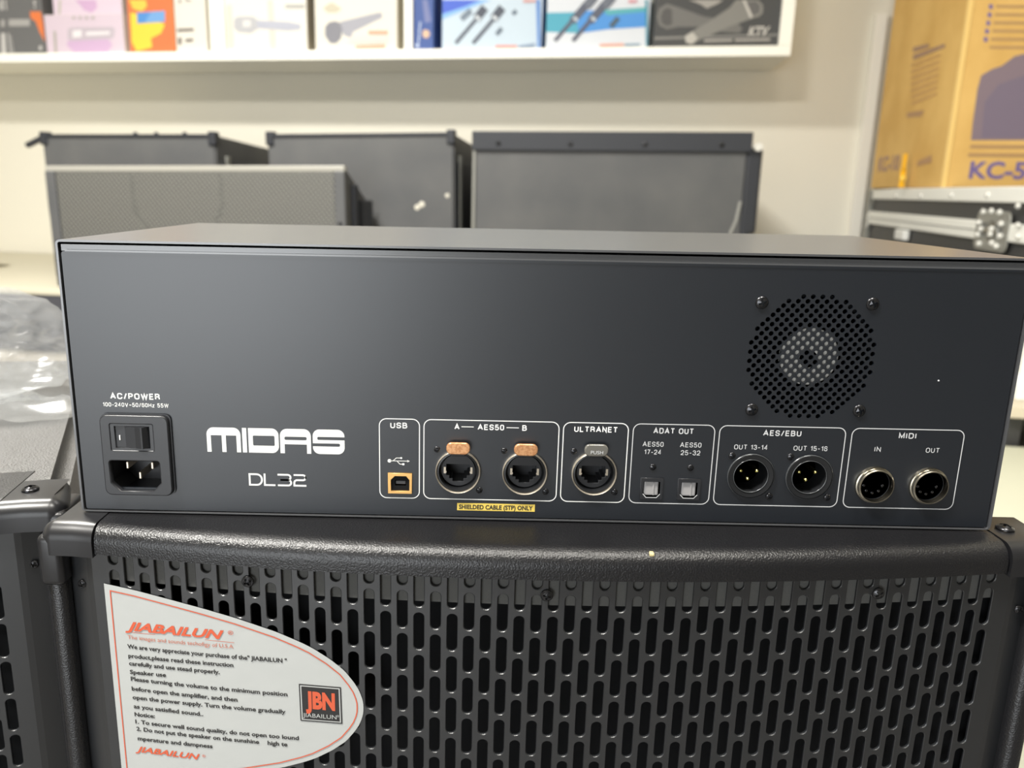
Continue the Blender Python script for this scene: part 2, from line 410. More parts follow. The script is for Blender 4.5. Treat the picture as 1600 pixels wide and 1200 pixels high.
# the large logotype, drawn in its own units and scaled onto the panel
def lg(pts, cx0=-.1573, sc=.0655/1230, z0=.0316, sz=.0122/220): return [(cx0+x*sc, z0+y*sz) for x, y in pts]
logo = [
    rpoly([(0, 0), (37, 0), (37, 150), (134, 150), (134, 0), (171, 0), (171, 150), (265, 150), (265, 0), (302, 0), (302, 220, 62), (0, 220, 62)], 0, 8),
    rect(318, 356, 0, 220),
    rpoly([(372, 0), (642, 0, 60), (642, 220, 60), (372, 220)], 0, 8), rpoly([(412, 64), (606, 64), (606, 154), (412, 154)], 10, 4),
    rpoly([(655, 0), (694, 0), (694, 82), (893, 82), (893, 0), (930, 0), (930, 220, 62), (655, 220, 62)], 0, 8), rpoly([(694, 120), (893, 120), (893, 150), (694, 150)], 13, 5),
    rpoly([(947, 0, 60), (1230, 0, 60), (1230, 126), (987, 126, 12), (987, 154, 12), (1230, 154), (1230, 220, 60), (947, 220, 60), (947, 96), (1190, 96, 12), (1190, 68, 12), (947, 68)], 0, 8)]
plate('printed_logo', [lg(L) for L in logo], M['white'], rp, ext=0, y=SY)
bm = bmesh.new(); dw = .00088
def dl(P): return [(-.1378+x*.0000544, .0153+y*.000054) for x, y in P]
add_stroke(bm, dl(rpoly([(0, 0), (108, 0, 46), (108, 100, 46), (0, 100)], 0, 6)), dw, y=SY, closed=True)
for path in ([(133, 108), (133, 0), (226, 0)], [(248, 100), (362, 100, 24), (362, 51, 24), (272, 51)], [(272, 51), (366, 51, 25), (366, 0, 25), (248, 0)],
             [(390, 100), (496, 100, 26), (496, 52, 26), (394, 52, 26), (394, 0), (500, 0)]):
    add_stroke(bm, dl(rpoly(path, 0, 6)), dw, y=SY-.00001)
silk(bm, 'lettering')
# yellow note
yl = obj('warning_label', bx(-.0379, -.0003, -.00012, 0, .0044, .0081), ink(214, 186, 84), rp); yl['label'] = 'yellow cable warning label'
bm = bmesh.new(); add_text(bm, 'SHIELDED CABLE (STP) ONLY', -.0370, -.0013, .0052, .0021, y=-.0002, bold=.03); obj('label_text', bm, M['black'], rp)
# power inlet
pi = obj('power_inlet', bmesh.new(), M['iec'], sb); pi['label'] = 'power inlet with rocker switch above the socket'
iec_hole = rpoly([(-.2040, .0276, .0018), (-.2038, .0158), (-.1993, .0112), (-.1835, .0112), (-.1790, .0160), (-.1792, .0276, .0018)], 0)
sw_hole = rpoly([(-.2022, .0318), (-.1812, .0318), (-.1812, .0458), (-.2022, .0458)], .001)
me = up(plate_mesh([rpoly([(-.2060, .0102), (-.1748, .0102), (-.1748, .0490), (-.2060, .0490)], .0028), iec_hole, sw_hole], .0009, .0006), -.0014)
bm = bmesh.new(); join_mesh(bm, me)
box(bm, -.2053, -.1740, -.0006, 0, .0100, .0497, bev=.0002)
bmesh.ops.delete(bm, geom=[], context='VERTS')
me2 = up(plate_mesh([rpoly([(-.2068, .0096), (-.1735, .0096), (-.1735, .0500), (-.2068, .0500)], .003), iec_hole, sw_hole], .0004), -.0006)
bm = bmesh.new(); join_mesh(bm, me); join_mesh(bm, me2)
L = iec_hole; k = len(L)
ra = [bm.verts.new((x, -.001, z)) for x, z in L]; rb = [bm.verts.new((x, .016, z)) for x, z in L]
for i in range(k): bm.faces.new((ra[i], ra[(i+1) % k], rb[(i+1) % k], rb[i]))
bm.faces.new(rb)
bm.to_mesh(pi.data); bm.free(); pi.data.materials.append(M['iec'])
obj('switch_frame', (lambda b: (join_mesh(b, up(plate_mesh([rpoly([(-.2017, .0322), (-.1817, .0322), (-.1817, .0454), (-.2017, .0454)], .0008), rect(-.2000, -.1832, .0333, .0443)], .0006, .0002), -.0018)), b)[1])(bmesh.new()), M['iec'], pi)
bm = bmesh.new()
ys = [(-.1998, -.0018), (-.1950, -.0022), (-.1900, -.0031), (-.1870, -.0042), (-.1862, -.0043), (-.1836, -.0010)]
for z0, z1 in ((.0336, .0440),):
    top = [bm.verts.new((x, y, z1)) for x, y in ys]; bot = [bm.verts.new((x, y, z0)) for x, y in ys]
    tb = [bm.verts.new((x, .004, z1)) for x, y in ys]; bb = [bm.verts.new((x, .004, z0)) for x, y in ys]
    for i in range(len(ys)-1):
        bm.faces.new((top[i], top[i+1], bot[i+1], bot[i])); bm.faces.new((top[i+1], top[i], tb[i], tb[i+1])); bm.faces.new((bot[i], bot[i+1], bb[i+1], bb[i]))
obj('rocker_switch', bm, M['iec'], pi)
obj('switch_mark', bx(-.1979, -.1974, -.0024, -.00195, .0373, .0396), M['white'], pi)
for x, z in ((-.1970, .0233), (-.1912, .0182), (-.1850, .0233)):
    obj('pin', bx(x-.0006, x+.0006, .0015, .016, z-.0017, z+.0017, bev=.0003), M['chrome'], pi)
# network sockets
def rj(cx, cz, copper):
    k = obj('network_socket', lt([(.0106, 0), (.0106, .0006), (.0098, .0012), (.0092, .0012), (.0088, -.002)], c=(cx, 0, cz), seg=40, cap=False), M['darkring'], sb, True, 40)
    k['label'] = 'round network socket with %s latch tab' % ('copper-coloured' if copper else 'clear ridged')
    bm = bmesh.new(); R1, R0 = .01075, .0101
    seg = 56; a0, a1 = PI/2+.42, PI/2-.42+2*PI
    for i in range(seg):                        # split nickel ring, open under the latch
        A = a0+(a1-a0)*i/seg; B = a0+(a1-a0)*(i+1)/seg
        pr = [(R1, -.0002), (R1, -.0016), ((R1+R0)/2, -.0021), (R0, -.0016), (R0, -.0002)]
        va = [bm.verts.new((cx+r*math.cos(A), y, cz+r*math.sin(A))) for r, y in pr]
        vb = [bm.verts.new((cx+r*math.cos(B), y, cz+r*math.sin(B))) for r, y in pr]
        for q in range(4): bm.faces.new((va[q], va[q+1], vb[q+1], vb[q]))
    bmesh.ops.remove_doubles(bm, verts=bm.verts, dist=1e-6)
    obj('ring', bm, M['chrome'], k, True, 50)
    jack = [(-.0058, .0030), (-.0058, -.0028), (-.0043, -.0028), (-.0043, -.0043), (-.0027, -.0043), (-.0027, -.0058), (.0027, -.0058), (.0027, -.0043), (.0043, -.0043), (.0043, -.0028), (.0058, -.0028), (.0058, .0030)]
    jp = [(cx+x, cz+z) for x, z in jack]
    bm = bmesh.new(); join_mesh(bm, up(plate_mesh([circ(cx, cz, .0080, 36), jp], .0003, .0001), .0022))
    lathe(bm, [(.0092, .0002), (.0088, -.004), (.0080, -.004)], c=(cx, 0, cz), seg=36, cap=False)
    ra = [bm.verts.new((x, .0022, z)) for x, z in jp]; rb = [bm.verts.new((x, .013, z)) for x, z in jp]; q = len(jp)
    for i in range(q): bm.faces.new((ra[i], ra[(i+1) % q], rb[(i+1) % q], rb[i]))
    bm.faces.new(rb)
    obj('insert', bm, M['iec'], k)
    for s in (-1, 1):
        bm = bmesh.new(); x = cx+s*.0064
        box(bm, x-.0005, x+.0005, .0012, .0022, cz-.0016, cz+.0016)
        box(bm, x-.0005-(.0003 if s > 0 else -.0003), x+.0005-(.0003 if s > 0 else -.0003), .0010, .0016, cz-.0012, cz-.0004)
        obj('contact_spring', bm, M['chrome'], k)
    tz = cz+.0128
    L = rpoly([(cx-.0050, tz-.0026), (cx+.0050, tz-.0026), (cx+.0052, tz+.0022), (cx-.0052, tz+.0022)], .0021, 6)
    lt_ = link('latch', up(plate_mesh([L], .0004, .0005), -.0032), M['copper'] if copper else M['clear'], k)
    bm = bmesh.new(); box(bm, cx-.0034, cx+.0034, -.0026, 0, cz+.0083, tz-.002, bev=.0004)
    obj('latch_stem', bm, M['darkring'], k)
    if not copper:
        bm = bmesh.new(); tcen(bm, 'PUSH', cx+.0002, .0058, tz-.0018, .0016, y=-.0043, bold=0); obj('latch_mark', bm, M['grey_dim_white'], k)
    screw(k, cx-.0101, -.0001, cz+.0108, .0015, .3); screw(k, cx+.0103, -.0001, cz-.0094, .0016, .8)
    return k
M['clear'] = mat('clear_plastic', s2l(120, 118, 112), 0.12, metal=.4)
rj(*RJ[0], True); rj(*RJ[1], True); rj(*RJ[2], False)
# USB socket
us = obj('usb_socket', bmesh.new(), None, sb); us['label'] = 'square data socket with copper-coloured shell'
a, b, c_, d = -.0711, -.0598, .0127, .0228
inner = rpoly([(a+.0012, c_+.0011), (b-.0010, c_+.0011), (b-.0010, d-.0032), (b-.0026, d-.0012), (a+.0032, d-.0012), (a+.0012, d-.0032)], 0)
bm = bmesh.new(); join_mesh(bm, up(plate_mesh([rect(a, b, c_, d), inner], .0004, .0001), -.0004))
q = len(inner); ra = [bm.verts.new((x, -.0004, z)) for x, z in inner]; rb = [bm.verts.new((x, .009, z)) for x, z in inner]
for i in range(q): bm.faces.new((ra[i], ra[(i+1) % q], rb[(i+1) % q], rb[i]))
bm.to_mesh(us.data); bm.free(); us.data.materials.append(mat('usb_shell', s2l(225, 178, 110), .35, metal=.6))
obj('socket_cavity', bx(a+.001, b-.001, .0085, .009, c_+.001, d-.001), M['hole'], us)
bm = bmesh.new(); join_mesh(bm, up(plate_mesh([[(x, z) for x, z in inner], rect(a+.0032, b-.0028, c_+.0036, d-.0036)], .0002), .0003)); obj('socket_lining', bm, M['hole'], us)
obj('tongue', bx(a+.0036, b-.0030, .0002, .008, c_+.0044, d-.0040, bev=.0002), ink(66, 66, 68), us)
# optical sockets
for i, (x, z) in enumerate(OP):
    k = link('optical_socket', up(plate_mesh([rect(x-.0053, x+.0053, z-.0053, z+.0053), rpoly([(x-.0040, z+.0036), (x+.0040, z+.0036), (x+.0043, z-.0026), (x+.0026, z-.0046), (x-.0026, z-.0046), (x-.0043, z-.0026)], 0)], .0003, .0001), -.0003), M['iec'], sb)
    bm = bmesh.new(); box(bm, x-.0035, x+.0035, .0001, .002, z-.0038, z+.0034, bev=.0007)
    box(bm, x+.0008, x+.0012, -.0003, .001, z-.0034, z+.0030)
    obj('shutter', bm, ink(150, 148, 148, .35), k)
    bm = bmesh.new(); add_stroke(bm, [(x-.0041, z-.0026), (x-.0025, z-.0044), (x+.0025, z-.0044), (x+.0041, z-.0026)], .00035, y=-.0008); obj('socket_edge', bm, M['grey_dim_white'], k)
    screw(k, x, -.0001, z+.0108, .0016, .2+i)
# XLR outputs
for i, (x, z) in enumerate(XL):
    bm = lt([(.0111, 0), (.0111, .0007), (.0106, .0012), (.0086, .0010), (.0083, .0006), (.0080, -.012)], c=(x, 0, z), seg=44, cap=False)
    k = obj('audio_socket', bm, M['darkring'], sb, True, 35)
    obj('socket_cavity', lt([(.0082, -.0115), (.0001, -.0115)], c=(x, 0, z), seg=28), M['hole'], k)
    bm = bmesh.new(); lathe(bm, [(.0112, .0006), (.01128, .0010), (.0109, .00125)], c=(x, 0, z), seg=44, cap=False); lathe(bm, [(.0084, .0009), (.0082, .0013), (.0080, .0008)], c=(x, 0, z), seg=44, cap=False)
    obj('rim', bm, mat('rim_edge', s2l(70, 72, 74), .25, metal=.3), k, True)
    for px, pz in ((-.0046, .0022), (.0032, .0022), (-.0010, -.0018)):
        obj('pin', lt([(.0010, -.011), (.0010, -.0008), (.0007, .0), (.0002, .0003)], c=(x+px, 0, z+pz), seg=12), M['brass'], k, True, 50)
    screw(k, x-.0096, -.0001, z+.0098, .0017, .5); screw(k, x+.0100, -.0001, z-.0103, .0017, 1.1)
# MIDI sockets
for i, (x, z) in enumerate(MD):
    bm = lt([(.0092, 0), (.0090, .0012), (.0085, .0014), (.0084, .0030), (.0080, .0034), (.0077, .0034), (.0075, .0028), (.0074, -.010)], c=(x, 0, z), seg=44, cap=False)
    k = obj('midi_socket', bm, mat('nickel_dark', s2l(176, 170, 156), .24, metal=1), sb, True, 35)
    bm = lt([(.0075, -.0005), (.0001, -.0005)], c=(x, 0, z), seg=28); obj('insert', bm, M['hole'], k)
    for a_ in (20, 65, 110, 155, 200-90): pass
    for a_ in (-10, -50, -90, -130, -170):
        obj('contact_hole', lt([(.0007, .0), (.0004, .0001)], c=(x+.0045*math.cos(math.radians(a_)), 0.0004, z+.0045*math.sin(math.radians(a_))), seg=8), M['screw'], k)
# fan behind its perforated disc
fn_ = obj('fan', lt([(.0295, -.004), (.0295, -.022), (.028, -.022), (.028, -.004)], c=(fx, 0, fz), seg=32), M['hole'], sb); fn_['label'] = 'cooling fan behind the round field of holes'
obj('hub', lt([(.0135, -.012), (.0135, -.0022), (.0130, -.0018), (.0001, -.0018)], c=(fx, 0, fz), seg=32), ink(172, 170, 164), fn_)
obj('hub_label', lt([(.0042, -.0016), (.0001, -.0016)], c=(fx-.0005, 0, fz-.001), seg=20), ink(60, 60, 62), fn_)
for i in range(7):
    a_ = 2*PI*i/7; bm = bmesh.new()
    p = []
    for rr, tw in ((.0135, .0), (.027, .35)):
        for da, yy in ((-.28, .008), (.28, .014)):
            A = a_+da+tw; p.append(bm.verts.new((fx+rr*math.cos(A), yy, fz+rr*math.sin(A))))
    f1 = bm.faces.new((p[0], p[1], p[3], p[2])); bmesh.ops.solidify(bm, geom=[f1], thickness=.0008)
    obj('blade', bm, ink(40, 40, 42), fn_)
for x, z in ((.0990, .1083), (.1491, .1087), (.0993, .0579), (.1495, .0584)): screw(rp, x, -.0001, z, .0030, .4+x*30)

# ---------------------------------------------------------------- speaker cabinets
SX0, SX1 = -0.2335, 0.2475
ZB = -0.62
def sweep_lip(bm, x0, x1, prof, n=28, grow=0.0):
    rows = []
    for i in range(n+1):
        x = x0+(x1-x0)*i/n; f = FC(max(min(x, .231), -.219))-grow
        rows.append([bm.verts.new((x, f+dy, z)) for dy, z in prof])
    for a, b in zip(rows, rows[1:]):
        for q in range(len(prof)-1): bm.faces.new((a[q], b[q], b[q+1], a[q+1]))
    bm.faces.new(rows[0]); bm.faces.new(rows[-1][::-1])
def lip_profile(r, zt, zb, back):
    P = [(back, zt), (r+.004, zt)]
    for k in range(9):
        a = PI/2*k/8; P.append((r-r*math.sin(a), zt-r+r*math.cos(a)))
    P += [(0, zb), (.010, zb), (back, zb)]
    return P
def make_speaker():
    t_ = thing('loudspeaker', 'black bow-fronted loudspeaker with slotted metal grille carrying the stage box', 'speaker', (0, 0, 0))
    bm = bmesh.new()
    plan = [(SX0+.001, -.004), (SX1-.001, -.004), (SX1-.27*.34, .33), (SX0+.27*.34, .33)]
    vt = [bm.verts.new((x, y, -.0007)) for x, y in plan]; vb = [bm.verts.new((x, y, ZB)) for x, y in plan]
    bm.faces.new(vt); bm.faces.new(vb[::-1])
    for i in range(4): bm.faces.new((vt[i], vb[i], vb[(i+1) % 4], vt[(i+1) % 4]))
    bmesh.ops.bevel(bm, geom=[e for e in bm.edges if e.verts[0].co.z > -.01 and e.verts[1].co.z > -.01 and not (e.verts[0].co.y < 0 and e.verts[1].co.y < 0)], offset=.008, segments=3, affect='EDGES')
    bmesh.ops.recalc_face_normals(bm, faces=bm.faces)
    obj('cabinet', bm, M['leather_top'], t_, True, 50)
    bm = bmesh.new(); sweep_lip(bm, -.2068, .2192, lip_profile(.0085, -.0003, -.0135, .05)); bmesh.ops.recalc_face_normals(bm, faces=bm.faces)
    obj('front_lip', bm, M['leather'], t_, True, 60)
    # corner caps
    for s in (-1, 1):
        bm = bmesh.new()
        pr = lip_profile(.0075, 0, -.0150, .034)
        xin = -.2073 if s < 0 else .2202; xout = -.2275 if s < 0 else .2430
        xs = [xin, xin+(xout-xin)*.5, xout]
        sg = -1 if s < 0 else 1
        secs = [(x, 0, 1) for x in xs]
        rows = []
        for x in xs:
            f = FC(max(min(x, .231), -.219))-.0012
            rows.append([bm.verts.new((x, f+dy, z)) for dy, z in pr])
        for k in range(1, 7):                    # rounded outer end
            a = PI/2*k/6; R_ = .0075; ext = R_*math.sin(a); sh = R_*(1-math.cos(a))
            x = xout+sg*ext; f = FC(-.219 if s < 0 else .231)-.0012
            row = []
            for dy, z in pr:
                yy = dy+sh if dy < .02 else dy; zz = z-sh if z > -.006 else (z if z < -.0149 else z)
                taper = -.27*max(0, dy-.004)*sg*.9
                row.append(bm.verts.new((x+taper, f+yy, max(zz, -.015))))
            rows.append(row)
        for a, b in zip(rows, rows[1:]):
            for q in range(len(pr)-1): bm.faces.new((a[q], b[q], b[q+1], a[q+1]))
        bm.faces.new(rows[0]); bm.faces.new(rows[-1][::-1])
        bmesh.ops.recalc_face_normals(bm, faces=bm.faces)
        xo = SX0-.0016 if s < 0 else SX1+.0036
        xi = -.2232 if s < 0 else .2378
        yf = FC(-.219 if s < 0 else .231)-.0010
        box(bm, min(xo, xi), max(xo, xi), yf, .012, -.0315, -.0055, bev=.0032, seg=4)
        c1 = obj('corner_cap', bm, M['plastic'], t_, True, 45)
        if s > 0: screw(t_, .2287, .0017, .0004, .0042, 0).rotation_euler = (-PI/2, 0, 0)
        # wooden edges of the sides beside the grille
        a, b = (SX0, -.2238) if s < 0 else (.2370, SX1)
        obj('side_edge', bx(a, b, -.0150, .02, ZB, -.010, bev=.004, seg=3), M['leather'], t_, True, 45)
    # grille: one sheet, a cell per slot, so that every slot is a real opening
    vs, fc = [], []
    def V(x, y, z): vs.append((x, y, z)); return len(vs)-1
    px, pz = .00766, .0218; hw, hl = .00235, .0095; th = .0013; KA = 10
    for ci in range(55):
        cx = -.1995+ci*px
        zc0 = (-.0196 if ci % 2 == 0 else -.0305)+hl
        for k in range(27):
            zc = zc0-k*pz; fr, cell, bk, ch = [], [], [], []
            angs = [PI*j/(KA-1) for j in range(KA)]
            out = [(hw*math.cos(a), (hl-hw)+hw*math.sin(a)) for a in angs]+[(-hw*math.cos(a), -(hl-hw)-hw*math.sin(a)) for a in angs]
            for i, (dx, dz) in enumerate(out):
                ex = px/2*(1 if dx > 1e-6 else -1 if dx < -1e-6 else 0); ez = pz/2*(1 if dz > 0 else -1)
                a = i % KA
                if a in (0, KA-1): bxx, bzz = ex, dz            # side points stay level
                else: bxx = px/2*(dx/(hw*math.cos(PI/(KA-1)))); bxx = max(-px/2, min(px/2, bxx)); bzz = ez
                X, Z = cx+dx, min(zc+dz, -.003); CXx, CZz = cx+bxx, min(zc+bzz, -.003)
                kk = 1.12; Xf = cx+dx*kk; Zf = min(zc+dz+(.00028 if dz > 0 else -.00028), -.003); fr.append(V(Xf, FC(Xf)+.003, Zf)); ch.append(V(X, FC(X)+.00335, Z)); cell.append(V(CXx, FC(CXx)+.003, CZz)); bk.append(V(X, FC(X)+.003+th, Z))
            n_ = 2*KA
            for i in range(n_):
                j = (i+1) % n_
                if i in (0, KA):                               # corner fill, first arc step
                    fc.append((fr[i], fr[j], cell[j], cell[i]))
                else: fc.append((fr[i], fr[j], cell[j], cell[i]))
                fc.append((fr[j], fr[i], ch[i], ch[j])); fc.append((ch[j], ch[i], bk[i], bk[j]))
    # right, left flanges and bends
    def strip(xa, ya, xb, yb):
        a = V(xa, ya, -.006); b = V(xb, yb, -.006); c = V(xb, yb, -.59); d_ = V(xa, ya, -.59); fc.append((a, b, c, d_))
    xl = -.1995-px/2; xr = -.1995+54.5*px
    strip(-.2105, FC(-.2105)+.0030, xl, FC(xl)+.003); strip(-.2135, -.0130, -.2105, FC(-.2105)+.0030); strip(-.2236, -.0092, -.2135, -.0130)
    strip(xr, FC(xr)+.003, .2250, FC(.2250)+.003); strip(.2250, FC(.2250)+.003, .2280, -.0130); strip(.2280, -.0130, .2370, -.0092)
    me = bpy.data.meshes.new('grille'); me.from_pydata(vs, [], fc); me.update()
    bmg = bmesh.new(); bmg.from_mesh(me); bmesh.ops.remove_doubles(bmg, verts=bmg.verts, dist=1e-6); bmg.to_mesh(me); bmg.free()
    link('grille', me, M['grille'], t_)
    bm = bmesh.new()
    for i in range(20):
        x0 = -.212+.440*i/20; x1 = -.212+.440*(i+1)/20
        for za, zb, dy, w_ in ((-.004, -.0283, .0048, 0),):
            bm.faces.new([bm.verts.new((x, FC(x)+dy, z)) for x, z in ((x0, za), (x1, za), (x1, zb), (x0, zb))])
            bm.faces.new([bm.verts.new((x, y, zb)) for x, y in ((x0, FC(x0)+dy), (x1, FC(x1)+dy), (x1, .0), (x0, .0))])
    obj('foam_strip', bm, M['foam'], t_)
    obj('baffle', bx(-.222, .236, -.0050, -.0042, ZB+.02, -.006), M['hole'], t_)
    screws = [(-.2172, -.0120, -.0320, .0022), (.2324, -.0120, -.0350, .0022)]
    for x in (-.1335, .0041, .1580): screws.append((x, FC(x)+.0028, -.0222, .0029))
    for z in (-.31, -.56): screws += [(-.2172, -.0120, z, .0022), (.2324, -.0120, z, .0022)]
    for i, (x, y, z, r) in enumerate(screws): screw(t_, x, y, z, r, .3+i*.7, 'grille_screw')
    return t_
spk = make_speaker()
nb = copy_tree(spk)
nb['label'] = 'black loudspeaker at the left edge, crumpled plastic bag on its sheen-lightened top'
th = math.radians(8); R2 = Matrix.Rotation(th, 2)
pc = R2 @ Vector((.2475, -.014)); nb.rotation_euler = (0, 0, th); nb.location = (-.2390-pc.x, .0125-pc.y, 0)
for ch in nb.children:
    if ch.name.startswith('cabinet'):
        ch.data = ch.data.copy(); ch.data.materials.clear(); ch.data.materials.append(mat('sheen_lightened_paint', s2l(56, 55, 54), .40, spec=.8, bump=(1000, .7, .0009), var=(s2l(44, 43, 42), 420, .4, .6)))  # same black paint, lightened to carry the wall's reflection on its top
spk['group'] = 'loudspeakers in the foreground'; nb['group'] = 'loudspeakers in the foreground'
# sticker on the left of the grille
FY = lambda x: FC(x)
top = [(-.2050, -.0296), (-.1900, -.0315), (-.1750, -.0342), (-.1557, -.0380), (-.1400, -.0416), (-.1212, -.0470), (-.1100, -.0514), (-.1042, -.0541), (-.0958, -.0594), (-.0890, -.0650), (-.0848, -.0706), (-.0824, -.0746), (-.0810, -.0784), (-.0803, -.0815), (-.0802, -.0842)]
zc = -.0842
outl = top+[(x, 2*zc-z-.0012*(x+.08)/.125) for x, z in top[-2::-1]]
def inset(P, d):
    n_ = len(P); o = []
    for i in range(n_):
        a, p, b = Vector(P[i-1]), Vector(P[i]), Vector(P[(i+1) % n_])
        d1 = (p-a).normalized(); d2 = (b-p).normalized(); t_ = (d1+d2).normalized(); nn = Vector((t_.y, -t_.x)); k = 1/max(.5, nn.dot(Vector((d1.y, -d1.x))))
        o.append((p.x+nn.x*d*k, p.y+nn.y*d*k))
    return o
bm = bmesh.new()
top_s = sorted(top)
def zt_at(x):
    for (xa, za), (xb, zb) in zip(top_s, top_s[1:]):
        if xa <= x <= xb: return za+(zb-za)*(x-xa)/(xb-xa)
    return zc
NS = 48; cols = []
for i in range(NS+1):
    tt = i/NS; x = -.2050+.1248*math.sin(tt*PI/2)
    za = zt_at(x); zb = 2*zc-za-.0012*(x+.08)/.125*(-1)*-1
    cols.append([bm.verts.new((x, FC(x)+.0026, za+(zb-za)*j/8+.0)) for j in range(9)])
for a, b in zip(cols, cols[1:]):
    for j in range(8): bm.faces.new((a[j], b[j], b[j+1], a[j+1]))
bmesh.ops.remove_doubles(bm, verts=bm.verts, dist=1e-6)
st = obj('sticker', bm, M['sticker'], spk); st['label'] = 'white D-shaped paper instruction sticker with orange border'
SF = .0024
bm = bmesh.new(); add_stroke(bm, inset(outl, .0030), .00055, y=SF, closed=True, fn=FY); obj('printed_border', bm, M['orange'], st)
def zp(a, b): return bow(150+a/3.5556, 880+b/3.5556)
def stext(s, a, b, c, d, cap, m, bold=.018, shear=0, name='lettering'):
    p = zp(a, b); q = zp(c, d); bm = bmesh.new()
    add_text(bm, s, p[0], q[0], p[1], cap, z1=q[1], y=SF-.00005, bold=bold, shear=shear, fn=FY)
    return obj(name, bm, m, st)
stext('JIABAILUN', 165, 365, 715, 418, .0043, M['orange'], .035, .35)
stext('®', 735, 392, 765, 395, .0020, M['orange'], .0)
bm = bmesh.new(); add_stroke(bm, [zp(175, 378), zp(770, 438)], .0002, y=SF, fn=FY); obj('rule_line', bm, M['orange'], st)
OL = ink(186, 112, 92)
stext('The images and sounds techofigy of U.S.A', 180, 416, 765, 470, .0020, OL, .0)
for s, a, b, c, d in (('We are very appreciate your purchase of the" JIABAILUN "', 178, 468, 1062, 550), ('product,please read these instruction', 183, 520, 765, 573),
                      ('carefully and use stead properly.', 187, 562, 690, 612), ('Speaker use', 192, 610, 392, 628), ('Please turning the volume to the minimum position', 197, 648, 1065, 735),
                      ('before open the amplifier, and then', 202, 702, 788, 765), ('open the power supply. Turn the volume gradually', 207, 750, 1055, 832),
                      ('as you satisfied sound..', 213, 800, 598, 845), ('Notice:', 218, 845, 330, 856), ('1. To secure well sound quality, do not open too lound', 222, 885, 1128, 978),
                      ('2. Do not put the speaker on the sunshine    high te', 228, 925, 1065, 1013), ('mperature and dampness', 235, 978, 650, 1023)):
    stext(s, a, b, c, d, .00215, M['black'], .024)
stext('JIABAILUN', 222, 1040, 582, 1087, .0030, M['orange'], .03, .35); stext('®', 592, 1072, 612, 1075, .0014, M['orange'], 0)
A, B, C_, D_ = zp(1128, 666), zp(1362, 685), zp(1370, 888), zp(1138, 870)
def quad_in(k, y, m, name):
    cx = (A[0]+B[0]+C_[0]+D_[0])/4; cz = (A[1]+B[1]+C_[1]+D_[1])/4
    bm = bmesh.new(); add_poly(bm, [(cx+(p[0]-cx)*k, cz+(p[1]-cz)*k) for p in (A, B, C_, D_)], y, FY); return obj(name, bm, m, st)
quad_in(1, SF-.00003, M['black'], 'logo_frame'); quad_in(.94, SF-.00006, M['sticker'], 'logo_edge'); quad_in(.885, SF-.00009, M['black'], 'logo_square')
def ltext(s, a, b, c, d, cap, m, bold):
    p = zp(a, b); q = zp(c, d); bm = bmesh.new(); add_text(bm, s, p[0], q[0], p[1], cap, z1=q[1], y=SF-.00016, bold=bold, fn=FY); obj('lettering', bm, m, st)
ltext('JBN', 1168, 795, 1330, 810, .0083, M['orange'], .05); ltext('JIABAILUN', 1152, 848, 1338, 862, .0022, M['sticker'], .0); ltext('®', 1340, 850, 1352, 851, .0012, M['sticker'], .0)
# paint chip on the lip
chip = obj('paint_chip', bx(.0494, .0516, FC(.05)+.0026, FC(.05)+.0066, -.0026, -.0010, bev=.0005), ink(190, 176, 130), spk)

# ---------------------------------------------------------------- plastic bag on the left speaker
def film():
    m_ = bpy.data.materials.new('clear_film'); m_.use_nodes = True; nt = m_.node_tree; nt.nodes.clear()
    o = nt.nodes.new('ShaderNodeOutputMaterial'); tr = nt.nodes.new('ShaderNodeBsdfTransparent'); tr.inputs[0].default_value = (.93, .94, .95, 1)
    gl = nt.nodes.new('ShaderNodeBsdfGlossy'); gl.inputs['Roughness'].default_value = .16
    df = nt.nodes.new('ShaderNodeBsdfDiffuse'); df.inputs[0].default_value = (.85, .86, .86, 1)
    tl = nt.nodes.new('ShaderNodeBsdfTranslucent'); tl.inputs[0].default_value = (.85, .86, .86, 1)
    ad = nt.nodes.new('ShaderNodeMixShader'); ad.inputs[0].default_value = .5; nt.links.new(df.outputs[0], ad.inputs[1]); nt.links.new(tl.outputs[0], ad.inputs[2])
    lw = nt.nodes.new('ShaderNodeLayerWeight'); lw.inputs[0].default_value = .35
    tc = nt.nodes.new('ShaderNodeTexCoord'); n = nt.nodes.new('ShaderNodeTexNoise'); n.inputs['Scale'].default_value = 16; n.inputs['Detail'].default_value = 1
    bp = nt.nodes.new('ShaderNodeBump'); bp.inputs['Strength'].default_value = .3; bp.inputs['Distance'].default_value = .002
    nt.links.new(tc.outputs['Object'], n.inputs[0]); nt.links.new(n.outputs[0], bp.inputs['Height']); nt.links.new(bp.outputs[0], gl.inputs['Normal'])
    m1 = nt.nodes.new('ShaderNodeMixShader'); m2 = nt.nodes.new('ShaderNodeMixShader')
    m1.inputs[0].default_value = .11
    nt.links.new(tr.outputs[0], m1.inputs[1]); nt.links.new(ad.outputs[0], m1.inputs[2])
    mr = nt.nodes.new('ShaderNodeMath'); mr.operation = 'MULTIPLY'; mr.inputs[1].default_value = .22; nt.links.new(lw.outputs['Fresnel'], mr.inputs[0])
    nt.links.new(mr.outputs[0], m2.inputs[0]); nt.links.new(m1.outputs[0], m2.inputs[1]); nt.links.new(gl.outputs[0], m2.inputs[2]); nt.links.new(m2.outputs[0], o.inputs[0])
    return m_
M['film'] = film()
bag = thing('plastic_bag', 'crumpled clear plastic bag lying on the speaker top at left', 'bag', (-.416, .205, .001))
bm = bmesh.new(); bmesh.ops.create_icosphere(bm, subdivisions=6, radius=1)
def ridge(p): return 1-min(1, abs(noise.noise(p))*3.2)
